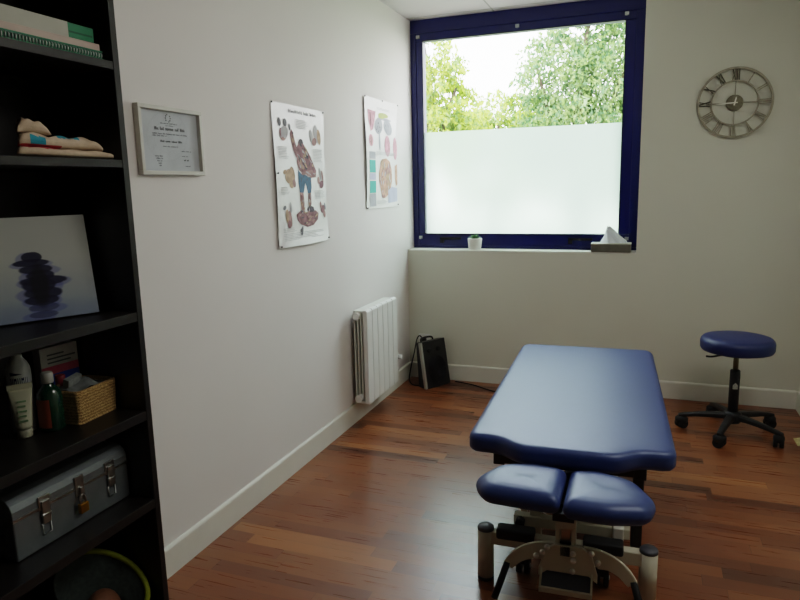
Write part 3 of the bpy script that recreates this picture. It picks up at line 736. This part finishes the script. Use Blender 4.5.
P2 += [('pink', [(.08,.89),(.32,.885),(.28,.80),(.22,.72),(.15,.70),(.10,.78)]), ('muscle', [(.12,.88),(.17,.88),(.17,.74),(.14,.73)]), ('pink', ell(.15,.62,.07,.055)), ('flesh', ell(.15,.62,.03,.04)),
       ('grey', ell(.40,.76,.13,.075,.2)), ('faint', ell(.40,.76,.08,.05)), ('grey', ell(.70,.76,.14,.07,-.2)), ('faint', ell(.70,.76,.09,.04)), ('grey', ell(.62,.83,.2,.012)), ('grey', ell(.42,.62,.025,.085)),
       ('pink', ell(.67,.585,.095,.10)), ('flesh', ell(.67,.585,.04,.08)), ('pink', ell(.93,.57,.07,.11)), ('flesh', ell(.93,.57,.03,.08)),
       ('grey', rect(.08,.455,.27,.52)), ('teal', rect(.08,.33,.27,.445)), ('lav', rect(.08,.265,.27,.325)), ('teal', rect(.08,.145,.27,.255)), ('grey', rect(.08,.02,.27,.14)),
       ('peach', [(.42,.40),(.50,.46),(.62,.47),(.74,.44),(.80,.36),(.80,.25),(.74,.17),(.66,.12),(.55,.09),(.46,.10),(.42,.17),(.37,.26),(.37,.33)]),
       ('tan', ell(.52,.41,.10,.05)), ('flesh', ell(.64,.38,.12,.07)), ('muscle', [(.46,.30),(.51,.30),(.54,.20),(.53,.12),(.48,.13),(.46,.2)]), ('tan', ell(.66,.25,.07,.09)), ('flesh', ell(.50,.12,.06,.03)),
       ('peach', [(.90,.40),(.99,.42),(.99,.22),(.93,.20),(.90,.28)]), ('lav', [(.66,.16),(.80,.20),(.97,.18),(.97,.05),(.66,.04)])]
P2 += streaks([(.42,.40),(.50,.46),(.74,.44),(.80,.36),(.80,.25),(.66,.12),(.46,.10),(.37,.26)], 60, 1.2, ['peach', 'flesh', 'tan', 'faint', 'peach'], .10, .02, 9)
P2 += streaks(ell(.40,.76,.13,.075), 12, .6, ['faint', 'ink', 'grey'], .06, .008, 10) + streaks(ell(.70,.76,.14,.07), 12, 2.2, ['faint', 'ink', 'grey'], .06, .008, 11)
P2 += par(.3,.95,.52,3) + par(.3,.62,.065,3)
poster('anatomy_poster', 'anatomy chart with teal boxes and pink organs pinned nearest the window', 3.622, 1.246, .532, .662, P2,
       lambda u, v: .010*math.sin(PI*v)*(1-u)**2 + .014*max(0, v-.86)/.14*(.4+.6*u) + .002, [(.01,.995),(.5,.992),(.985,.99),(.02,.01),(.99,.02)])

# skeleton wall clock
ck = thing('wall_clock', 'round metal skeleton wall clock with Roman numerals on the back wall', 'clock', (2.034, YB, 1.810))
def ringm(r0, r1, t0, t1, n=72):
    return MB().rings([[(r*math.sin(2*PI*i/n), -t, r*math.cos(2*PI*i/n)) for i in range(n)] for r, t in ((r0,t0),(r1,t0),(r1,t1),(r0,t1),(r0,t0))], caps=False, smooth=False)
ringm(.187, .2, .012, .022).build('outer_ring', M['clockm'], ck, bevel=.001)
ringm(.119, .128, .012, .020).build('inner_ring', M['clockm'], ck, bevel=.001)
NUM = ['XII','I','II','III','IV','V','VI','VII','VIII','IX','X','XI']
for k, s in enumerate(NUM):
    a = 2*PI*k/12; m = MB()
    strokes = []; x = 0; wd = {'I': .0105, 'V': .021, 'X': .021}
    tot = sum(wd[c] for c in s)
    x = -tot/2
    for c in s:
        w_ = wd[c]
        if c == 'I': strokes.append(((x+w_/2, 0), (x+w_/2, 1), .0032))
        if c == 'V': strokes += [((x+.002, 1), (x+w_/2, 0), .0036), ((x+w_-.002, 1), (x+w_/2, 0), .0018)]
        if c == 'X': strokes += [((x+.002, 1), (x+w_-.002, 0), .0036), ((x+w_-.002, 1), (x+.002, 0), .0018)]
        x += w_
    for (x0, h0), (x1, h1), hw in strokes:
        r0, r1 = .126+.063*h0, .126+.063*h1
        if h0 > h1: x0, x1, r0, r1 = x1, x0, r1, r0
        poly = [(x0-hw, r0), (x0+hw, r0), (x1+hw, r1), (x1-hw, r1)]
        def fn(p, q, t): return (p*math.cos(a)+q*math.sin(a), -t, -p*math.sin(a)+q*math.cos(a))
        m.prism(poly, fn, .012, .019)
    m.build('numeral', M['clockdark'] if k in (11, 0, 10, 9) else M['clockm'], ck)  # upper-left numerals take a darker metal, shade put into their colour
for a in (0, PI/2, PI, 1.5*PI):
    m = MB(); m.prism([(-.0025, .04), (.0025, .04), (.0025, .121), (-.0025, .121)], lambda p, q, t: (p*math.cos(a)+q*math.sin(a), -t, -p*math.sin(a)+q*math.cos(a)), .012, .018); m.build('spoke', M['clockm'], ck)
MB().lathe([(.046, 0), (.046, .014), (.04, .02), (.034, .018), (.03, .022), (.0, .022)], n=40, axis='Y').build('hub', M['clockhub'], ck)
def hand(name, ang, l, w_):
    m = MB(); m.prism([(-w_, -.015), (w_, -.015), (w_*.8, l*.75), (0, l), (-w_*.8, l*.75)], lambda p, q, t: (p*math.cos(ang)+q*math.sin(ang), -t, -p*math.sin(ang)+q*math.cos(ang)), .024, .026); return m.build(name, M['hand'], ck)
hand('minute_hand', math.radians(268), .10, .003); hand('hour_hand', math.radians(12), .034, .004)
MB().lathe([(.006, .022), (.006, .029), (.003, .031)], n=14, axis='Y').build('centre_pin', M['hand'], ck)

# radiator on the left wall
RY0, RY1, RZ0, RZ1, RX = 3.312, 3.795, .130, .688, .118
rd = thing('radiator', 'white panel radiator mounted low on the left wall', 'radiator', (0, RY0, RZ0))
rl, rh = RY1-RY0, RZ1-RZ0; NS = 6; sw = rl/NS
for k in range(NS):
    m = MB(); y0, y1 = k*sw+.0025, (k+1)*sw-.0025
    m.prism([(RX-.028, 0), (RX, 0), (RX, rh-.012), (RX-.006, rh-.002), (RX-.028, rh)], lambda a, b, t: (a, t, b), y0, y1)
    m.build('front_plate', M['rad'], rd, bevel=.004)
    f = MB()
    f.box((.030, (y0+y1)/2-.003, .03), (RX-.028, (y0+y1)/2+.003, rh-.03))
    for xx in (.034, .056, .076): f.box((xx-.002, y0+.004, .025), (xx+.002, y1-.004, rh-.02))
    f.build('fin', M['rad2'], rd)
for zz in (.035, rh-.035):
    MB().cyl((.058, -.008, zz), (.058, rl+.006, zz), .019, n=20).build('collector_pipe', M['rad'], rd)
    MB().lathe([(.0, -.014), (.012, -.014), (.021, -.010), (.021, .0)], n=18, axis='Y', c=(.058, -.022, zz)).build('end_cap', M['rad'], rd)
MB().box((.030, .01, rh-.018), (RX-.02, rl-.01, rh-.006)).build('top_grille', M['rad2'], rd)
MB().box((.030, .01, .0), (RX-.03, rl-.01, .012)).build('bottom_rail', M['rad2'], rd)
for y in (.1, rl-.1):
    MB().box((.0, y-.012, .08), (.032, y+.012, rh-.08)).build('wall_bracket', M['rad2'], rd)
MB().box((.06, rl, .135), (.112, rl+.028, .185)).build('thermostat_box', M['rad'], rd, bevel=.003)
MB().lathe([(.016, 0), (.016, .022), (.012, .026)], n=20, axis='X', c=(.112, rl+.014, .16)).build('thermostat_knob', M['rad'], rd)

# wall socket
so = thing('wall_socket', 'white wall socket low on the back wall above the heater', 'socket', (.115, YB, .245))
MB().box((-.04, -.010, 0), (.04, 0, .08)).build('cover_plate', M['rad'], so, bevel=.003)
MB().lathe([(.021, .010), (.021, .0115), (.019, .0115), (.017, .006)], n=24, axis='Y', c=(0, 0, .04)).build('socket_well', M['rad2'], so)

# fan heater leaning back in the corner
import math as _m
p0, p1 = Vector((.219, 4.058, 0)), Vector((.331, 4.262, 0))
hw = (p1-p0).length; rzh = _m.atan2(p1.y-p0.y, p1.x-p0.x)
fh = thing('fan_heater', 'black portable fan heater with silver edge tilted back in the corner', 'heater', (p0.x, p0.y, 0), rzh)
HH = .325; tilt = -.17
def hsec(x, zz):         # depth of the slightly bowed front
    return -.012*math.sin(PI*x/hw)
m = MB(); n = 14
front = [[(hw*i/n*(1-.02*k/10), hsec(hw*i/n, 0), HH*k/10) for i in range(n+1)] for k in range(11)]
R = []
for k in range(11):
    w_ = hw*(1-.02*k/10); dp = .085-.03*k/10
    R.append([(w_*i/n, hsec(hw*i/n, 0), HH*k/10) for i in range(n+1)] + [(w_-.008, dp, HH*k/10), (.008, dp, HH*k/10)])
m.rings(R, smooth=False)
sh_ = m.build('heater_shell', M['black'], fh, bevel=.002)
parts = [sh_]
parts.append(MB().box((-.004, -.005, .002), (.012, .02, HH-.002)).build('silver_trim', mat('silver_trim', '#b3b2ab', .4, .3), fh, bevel=.003))
g = MB()
for r in (.03, .042, .054, .066, .078): g.rings([[(hw/2-.003+rr2*math.cos(2*PI*i/40), yy, .125+rr2*1.15*math.sin(2*PI*i/40)) for i in range(40)] for rr2, yy in ((r-.0016, -.0115), (r-.0016, -.017), (r+.0016, -.017), (r+.0016, -.0115), (r-.0016, -.0115))], caps=False)
for k in range(12):
    a = 2*PI*k/12; g.tube([(hw/2-.003+.012*math.cos(a), -.015, .125+.012*1.15*math.sin(a)), (hw/2-.003+.08*math.cos(a), -.015, .125+.08*1.15*math.sin(a))], .0014, 5)
parts.append(g.build('fan_grille', M['darkmetal'], fh))
for kx in (.058, .142):
    parts.append(MB().lathe([(.016, .006), (.017, .018), (.012, .026)], n=20, axis='Y', c=(kx, 0, .262)).build('control_knob', M['rubber'], fh))
parts.append(MB().tube([(.045, .04, HH-.01), (.05, .045, HH+.018), (.10, .05, HH+.024), (.15, .045, HH+.018), (.155, .04, HH-.01)], .007, 8, smooth_path=4).build('carry_handle', M['black'], fh))
for o in parts: o.rotation_euler = (tilt, 0, 0)
# shift so that the tilted base stays on the floor (back edge swings up for a lean back on its rear foot)
parts.append(MB().box((.01, .055, 0), (hw-.01, .085, .0165)).build('rear_foot', M['black'], fh))
# cords
cd = MB().tube([(.115, 4.31, .285), (.105, 4.27, .325), (.085, 4.26, .30), (.06, 4.27, .2), (.05, 4.22, .10), (.055, 4.17, .03), (.09, 4.13, .006), (.15, 4.11, .006), (.2, 4.14, .006)], .0045, 8, smooth_path=8).build('power_cord', M['rubber'], fh, world=True)
plg = MB().cyl((.115, YB-.010, .285), (.115, YB-.042, .285), .019, .016).build('power_plug', M['rubber'], fh, world=True)
# plant and tissue box on the sill
zs = SILL + .012
pp = thing('potted_succulent', 'small white pot with a green succulent on the window sill', 'plant', (.474, 4.405, zs))
MB().lathe([(.040, 0), (.043, .004), (.050, .076), (.046, .078), (.044, .068), (0, .066)], n=32).build('pot', M['pot'], pp)
MB().lathe([(0, .064), (.044, .067)], n=24, caps=False).build('soil', M['soil'], pp)
sm = MB()
for ring, (n_, tl, ln) in enumerate(((9, .35, .046), (8, .8, .040), (5, 1.25, .032))):
    for k in range(n_):
        a = 2*PI*k/n_ + ring*.4; R = []
        for j in range(7):
            t = j/6; w_ = .010*math.sin(PI*(t*.85+.12)); d = ln*t
            c = Vector((math.cos(a)*math.cos(tl)*d, math.sin(a)*math.cos(tl)*d, .068+math.sin(tl)*d+.004))
            sd = Vector((-math.sin(a), math.cos(a), 0)); up = Vector((-math.cos(a)*math.sin(tl), -math.sin(a)*math.sin(tl), math.cos(tl)))
            R.append([c+sd*w_*math.cos(2*PI*q/8)+up*w_*.4*math.sin(2*PI*q/8) for q in range(8)])
        sm.rings(R)
sm.build('succulent_leaves', M['succ'], pp)
tx = thing('tissue_box', 'flat metallic tissue box with a white tissue pulled up on the sill', 'tissue box', (1.378, 4.385, zs))
MB().box((-.122, -.058, 0), (.122, .058, .052)).build('box_body', M['boxm'], tx, bevel=.004)
MB().box((-.123, -.059, .046), (.123, .059, .056)).build('box_lid', mat('box_lid', '#b3b0a3', .4, .4), tx, bevel=.003)
tm = MB()
def tis(u, v):
    a = 2*PI*u; r = (.062*(1-v)**.9+.006) * (1+.22*math.sin(3*a+1)+.12*math.sin(7*a+6*v))
    return (r*math.cos(a)*1.1+.004-.03*v*v*math.sin(2.2*v)+.01*v*(1-v)*math.sin(5*a), r*math.sin(a)*.55, .054+.1*v*(1+.12*math.sin(2*a)))
tm.grid(tis, 48, 14); tm.build('tissue', M['tissue'], tx, fix=False)

# leaflet on the floor by the right wall
lf = MB(); lf.grid(lambda u, v: (2.365+.085*v, 3.70+.11*u+.02*v, .004+.03*v*v), 6, 6)
lo_ = lf.build('paper_leaflet', mat('leaflet_paper', '#c9c08c', .7, noise=.35, nscale=90)); tag(lo_, 'small cream leaflet lying on the floor against the right wall', 'paper')

# ------------------------------------------------------------------ stool
st = thing('rolling_stool', 'round blue padded stool on a black five-star castor base', 'stool', (2.068, 3.815, 0))
MB().lathe([(0, .464), (.158, .464), (.175, .468), (.182, .480), (.183, .512), (.179, .527), (.169, .537), (.149, .542), (.08, .544), (0, .544)], n=56, caps=False).build('seat', M['vinyl2'], st)
MB().lathe([(0, .452), (.12, .452), (.125, .462), (0, .462)], n=30, caps=False).build('seat_plate', M['black'], st)
MB().cyl((0, 0, .34), (0, 0, .454), .0135, n=20).build('gas_piston', mat('piston_brass', '#6f6347', .35, .7), st)
MB().lathe([(0, .10), (.026, .10), (.026, .352), (.021, .358), (0, .358)], n=24, caps=False).build('column_sleeve', M['black'], st)
MB().tube([(-.02, -.02, .448), (-.08, -.05, .446), (-.125, -.07, .440), (-.155, -.082, .443)], .0055, 8, smooth_path=4).build('height_lever', M['black'], st)
sk = MB(); sk.grid(lambda u, v: (.0266*math.cos(-2.0+1.0*u), .0266*math.sin(-2.0+1.0*u), .255+.036*v*(1-.4*abs(2*u-1))), 8, 3); sk.build('sticker', mat('sticker', '#a9a99f', .5, noise=.2, nscale=90), st, fix=False)
MB().lathe([(0, .062), (.04, .062), (.046, .075), (.046, .112), (.036, .124), (0, .126)], n=28, caps=False).build('base_hub', M['black'], st)
for k in range(5):
    a = math.radians(179 + 72*k); ca, sa = math.cos(a), math.sin(a)
    m = MB(); R = []
    for r, zz, w_, h_ in ((.035, .098, .021, .017), (.10, .096, .019, .014), (.18, .088, .0165, .012), (.25, .076, .0145, .010), (.272, .07, .013, .010)):
        R.append([(r*ca-sa*x, r*sa+ca*x, zz+q) for x, q in ((-w_, -h_), (w_, -h_), (w_, h_*.5), (w_*.6, h_), (-w_*.6, h_), (-w_, h_*.5))])
    m.rings(R, smooth=False); leg = m.build('base_leg', M['black'], st, bevel=.003)
    cx, cy = .262*ca, .262*sa; b_ = a + .7*(k+1); px, py = -math.sin(b_), math.cos(b_)
    c = MB().cyl((cx, cy, .045), (cx, cy, .072), .008)
    ox, oy = -ca*.008, -sa*.008
    for s in (-1, 1): c.cyl((cx+ox+px*.005*s, cy+oy+py*.005*s, .0265), (cx+ox+px*.024*s, cy+oy+py*.024*s, .0265), .0265, n=22)
    c.box((cx+ox-.012, cy+oy-.012, .03), (cx+ox+.012, cy+oy+.012, .056), rot=(0, 0, b_))
    hd = []
    for r_, zz in ((.030, .030), (.034, .045), (.033, .058), (.022, .068)): hd.append([(cx+ox+.72*r_*math.cos(q)*abs(px)+r_*.72*math.cos(q)*abs(py), cy+oy+r_*.9*math.sin(q), zz) for q in [2*PI*j/16 for j in range(16)]])
    c.rings(hd)
    c.build('castor', M['rubber'], leg)

# ------------------------------------------------------------------ massage table
bed = thing('massage_table', 'blue padded massage table with split headrest on a white steel base', 'massage table', (1.337, 2.75, 0), math.radians(2.3))
def resample(poly, n):
    P = [Vector((a, b)) for a, b in poly]; P.append(P[0]); L = [0]
    for a, b in zip(P, P[1:]): L.append(L[-1]+(b-a).length)
    out = []; j = 0
    for i in range(n):
        d = L[-1]*i/n
        while L[j+1] < d: j += 1
        t = (d-L[j])/(L[j+1]-L[j]+1e-9); out.append(P[j]+(P[j+1]-P[j])*t)
    return out
def round_poly(pts, n=8):
    """pts: (x,y,r) corners counter-clockwise"""
    out = []; N = len(pts)
    for i in range(N):
        p0, p1, p2 = (Vector(pts[(i+k-1) % N][:2]) for k in range(3)); r = pts[i][2]
        a = (p0-p1).normalized(); b = (p2-p1).normalized()
        ang = math.acos(max(-1, min(1, a.dot(b)))); d = r/math.tan(ang/2)
        s, e = p1+a*d, p1+b*d
        for k in range(n+1):
            t = k/n; out.append(((1-t)**2*s + 2*t*(1-t)*p1 + t*t*e)[:])
    return out
def cushion(outline, z0, z1, m_, name, rt=.03, rb=.018, crown=.004, n=160, zfn=None, radial=False):
    P = resample(outline, n); N = []
    for i in range(n):
        d = (P[(i+2) % n]-P[i-2]).normalized(); N.append(Vector((d.y, -d.x)))
    for _ in range(2): N = [(N[i-1]+N[i]*2+N[(i+1) % n]).normalized() for i in range(n)]
    CC = sum(P, Vector((0, 0)))/n
    lev = [(.05, z0), (rb*.3+.004, z0), (rb*.1, z0+rb*.5), (0, z0+rb)]
    for k in range(7):
        t = PI/2*k/6; lev.append((rt*(1-math.cos(t)), z1-rt*.9+rt*.9*math.sin(t)))
    R = []
    for ins, zz in lev:
        ring = []
        for i in range(n):
            q = P[i]-N[i]*ins; h = zz
            if radial:
                d = CC-P[i]; q = P[i]+d*min(.9, ins/.115)
            if zfn: h += zfn(q.x, q.y)
            ring.append((q.x, q.y, h))
        R.append(ring)
    top = R[-1]; cx = sum(p[0] for p in top)/n; cy = sum(p[1] for p in top)/n
    for t, h in ((.06, .35), (.14, .6), (.3, .85), (.6, 1), (.93, 1.02)):
        R.append([(p[0]+(cx-p[0])*t, p[1]+(cy-p[1])*t, p[2]+crown*h) for p in top])
    mb = MB().rings(R, caps=True)
    mb.sm[-1] = True
    return mb.build(name, M['vinyl'], bed)
ZT = .512
# main pad: rounded rectangle with a wide tongue at the head end
out = round_poly([(-.345, -.622, .045), (-.235, -.622, .08), (-.155, -.686, .10), (.165, -.686, .10), (.238, -.622, .08), (.345, -.622, .045), (.335, .765, .06), (-.335, .765, .06)])
cushion(out, ZT-.066, ZT, 'vinyl', 'main_cushion', rt=.026, rb=.02, crown=.0035)
# two headrest pads
PADS = ([(.001, -.945, .022), (.007, -.706, .025), (-.09, -.686, .10), (-.21, -.716, .10), (-.272, -.85, .07), (-.232, -.925, .05)],
        [(.010, -.962, .022), (.143, -.97, .12), (.250, -.942, .05), (.272, -.865, .07), (.215, -.735, .10), (.095, -.688, .09), (.016, -.704, .025)])
for k, pts in enumerate(PADS):
    cushion(round_poly(pts), .412, .472, 'vinyl', 'headrest_pad', rt=.036, rb=.024, crown=.0025, n=110, zfn=lambda x, y: -.02*(y+.83), radial=True)
W_ = M['white_steel']
# black under-frame of the pad
uf = MB()
for x in (-.235, .235): uf.box((x-.02, -.60, .40), (x+.02, .70, .448))
for y in (-.58, -.1, .66): uf.box((-.235, y-.018, .405), (.235, y+.018, .446))
uf.build('pad_frame', M['black'], bed, bevel=.003)
hf = MB()
hf.box((-.022, -.90, .375), (.042, -.60, .400)).box((-.19, -.85, .385), (.20, -.81, .408))
hf.build('headrest_frame', M['black'], bed, bevel=.002)
# base: two T-ends joined by rails
for y, front in ((-.67, True), (.58, False)):
    for s in (-1, 1):
        p = MB().cyl((s*.268, y, .012), (s*.268, y, .192), .0285, n=32).build('base_post', W_, bed)
        MB().lathe([(0, .188), (.0292, .188), (.0292, .196), (.025, .201), (0, .202)], n=32, caps=False, c=(s*.268, y, 0)).build('post_cap', M['grey'], p)
        MB().lathe([(0, 0), (.027, 0), (.029, .003), (.029, .014), (0, .014)], n=32, caps=False, c=(s*.268, y, 0)).build('post_foot', M['rubber'], p)
    MB().box((-.262, y-.018, .140), (.262, y+.018, .188)).build('base_beam', W_, bed, bevel=.004)
for s, (a, b) in ((-1, (-.228, -.098)), (1, (.062, .19))):
    MB().box((a, -.697, .168), (b, -.643, .207)).build('grip_pad', M['rubber'], bed, bevel=.008, seg=3)
for s in (-1, 1):
    MB().box((s*.13-.02, -.65, .085), (s*.13+.02, .58, .125)).build('base_rail', W_, bed, bevel=.003)
    # scissor arms and uprights
    MB().box((s*.16-.012, -.5, .235), (s*.16+.012, .45, .275), rot=(.16, 0, 0)).build('lift_arm', W_, bed, bevel=.003)
    MB().box((s*.105-.02, -.60, .13), (s*.105+.02, -.56, .405)).build('upright', W_ if s > 0 else W_, bed, bevel=.003)
MB().cyl((.0, -.45, .22), (.0, .2, .3), .032, n=20).build('lift_motor', M['grey'], bed)
MB().box((-.18, -.61, .185), (.21, -.575, .222)).build('cross_bar', W_, bed, bevel=.003)
MB().box((.155, -.635, .150), (.190, -.585, .235)).build('motor_housing', mat('white_housing', '#d8d6cc', .5), bed, bevel=.003)
MB().box((.215, -.56, .10), (.25, -.52, .40)).build('rear_column', M['black'], bed, bevel=.003)
MB().cyl((-.155, -.64, .205), (-.155, -.60, .205), .016, n=18).build('adjuster_knob', M['rubber'], bed)
# castors under the front beam
for x in (-.145, .125):
    c = MB()
    for q in (-.014, .014): c.cyl((x+q-.009, -.60, .03), (x+q+.009, -.60, .03), .03, n=24)
    c.box((x-.02, -.62, .04), (x+.02, -.58, .085)); c.cyl((x-.026, -.60, .03), (x+.026, -.60, .03), .008, n=12, mi=1)
    c.build('castor', [M['rubber'], M['steel']], bed, bevel=.002)
# curved foot levers with black rods
for s in (-1, 1):
    ctr = catmull([Vector((s*.045, .212, 0)), Vector((s*.085, .212, 0)), Vector((s*.13, .200, 0)), Vector((s*.168, .175, 0)), Vector((s*.198, .138, 0))], 6)
    up, dn = [], []
    for i, p in enumerate(ctr):
        d = (ctr[min(i+1, len(ctr)-1)]-ctr[max(i-1, 0)]).normalized(); nn = Vector((-d.y, d.x, 0))*s
        w_ = .031*(1-.5*i/(len(ctr)-1)); up.append((p+nn*w_)[:2]); dn.append((p-nn*w_*1.2)[:2])
    dx = .022
    lv = MB().prism([(a+dx, b) for a, b in up + dn[::-1]], lambda a, b, t: (a, t, b-.012), -.775, -.762).build('foot_lever', W_, bed, bevel=.002)
    MB().tube([(s*.198+dx, -.768, .135), (s*.222+dx, -.79, .06), (s*.236+dx, -.80, .016)], .0115, 12).build('lever_rod', M['rubber'], lv)
c2 = MB().tube([(.36, 4.28, .006), (.5, 4.235, .006), (.62, 4.16, .006), (.8, 4.06, .006), (.95, 3.9, .006), (1.12, 3.55, .006), (1.22, 3.3, .006)], .0042, 8, smooth_path=8).build('power_cord', M['rubber'], bed, world=True)
BOLT = mat('bolt_metal', '#e2e0d8', .3, .35)
# central bracket, tread and bolts
MB().prism([(-.05, .215), (-.022, .235), (.062, .235), (.092, .215), (.112, .145), (.112, .118), (.085, .140), (-.045, .140), (-.072, .118), (-.072, .145)], lambda a, b, t: (a, t, b), -.79, -.778).build('centre_bracket', W_, bed, bevel=.002)
cl = MB().box((-.022, -.775, .18), (-.008, -.72, .335)).box((.028, -.775, .18), (.042, -.72, .335)).box((-.022, -.78, .285), (.042, -.72, .345))
cl.build('headrest_clamp', W_, bed, bevel=.002)
MB().box((-.008, -.79, .196), (.028, -.72, .235)).build('clamp_socket', M['rubber'], bed, bevel=.003)
MB().box((-.006, -.765, .23), (.026, -.735, .355)).build('headrest_bar', M['steel'], bed, bevel=.002)
tr = MB().box((-.060, -.83, .118), (.092, -.765, .124), rot=(.5, 0, 0)).build('foot_tread', M['grey'], bed, bevel=.002)
MB().box((-.066, -.836, .090), (.098, -.826, .108)).build('tread_lip', W_, tr, bevel=.002)
for x in (-.063, .095): MB().prism([(-.836, .090), (-.826, .090), (-.762, .126), (-.762, .165), (-.775, .165), (-.836, .106)], lambda a, b, t: (t, a, b), x-.003, x+.003).build('tread_bracket', W_, bed)
for x, zz in ((.036, .214), (.037, .19), (.035, .153), (.092, .224), (.112, .196), (-.045, .225), (-.06, .205), (-.08, .19)):
    MB().ball((x, -.795, zz), .0095, 12).build('bolt', BOLT, bed)

# ------------------------------------------------------------------ light
w = bpy.data.worlds.new('sky'); sc.world = w; w.use_nodes = True
nt = w.node_tree; bg = nt.nodes['Background']
tcw = nt.nodes.new('ShaderNodeTexCoord'); spw = nt.nodes.new('ShaderNodeSeparateXYZ'); nt.links.new(tcw.outputs['Generated'], spw.inputs[0])
rw = nt.nodes.new('ShaderNodeValToRGB'); rw.color_ramp.elements[0].position = .0; rw.color_ramp.elements[1].position = .5
rw.color_ramp.elements[0].color = (1, 1, .99, 1); rw.color_ramp.elements[1].color = (.82, .91, 1, 1)
nt.links.new(spw.outputs[2], rw.inputs['Fac']); nt.links.new(rw.outputs['Color'], bg.inputs['Color'])
bg.inputs['Strength'].default_value = 6.6
def lamp(name, kind, loc, rot, energy, color=(1,1,1), **k):
    l = bpy.data.lights.new(name, kind); l.energy = energy; l.color = color
    for a, b in k.items(): setattr(l, a, b)
    o = bpy.data.objects.new(name, l); col.objects.link(o); o.location = loc; o.rotation_euler = rot
    return o
sun = lamp('sun', 'SUN', (0, 0, 10), (0, 0, 0), 4.5, (1, .95, .85), angle=.02)
sun.rotation_euler = Vector((.35, .55, -.72)).to_track_quat('-Z', 'Y').to_euler()
por = lamp('window_portal', 'AREA', (.75, YW+.14, 1.72), (-PI/2, 0, 0), 1, shape='RECTANGLE', size=1.5, size_y=1.55)
por.data.cycles.is_portal = True

fl = lamp('room_fill', 'AREA', (2.25, 1.9, 2.4), (0, 0, 0), 7, (1, .97, .92), shape='RECTANGLE', size=.9, size_y=.5)  # soft fill light added to lift the room, not a real fixture
fl.rotation_euler = Vector((-.42, .12, -.85)).to_track_quat('-Z', 'Y').to_euler()
# ------------------------------------------------------------------ camera
cam = bpy.data.cameras.new('camera'); co = bpy.data.objects.new('camera', cam); col.objects.link(co)
r = Vector((.93623206, .35065623, -.0225775)); u = Vector((-.03987313, .16985781, .98466159)); f = Vector((-.34911268, .92097152, -.17300809))
co.matrix_world = Matrix(((r.x, u.x, -f.x, 1.57765638), (r.y, u.y, -f.y, 0), (r.z, u.z, -f.z, 1.38), (0, 0, 0, 1)))
cam.sensor_width = 36; cam.lens = 648.71/800*36; cam.clip_start = .02
sc.camera = co
sc.view_settings.view_transform = 'Filmic'
sc.view_settings.look = 'Medium High Contrast'
sc.view_settings.exposure = 0.9
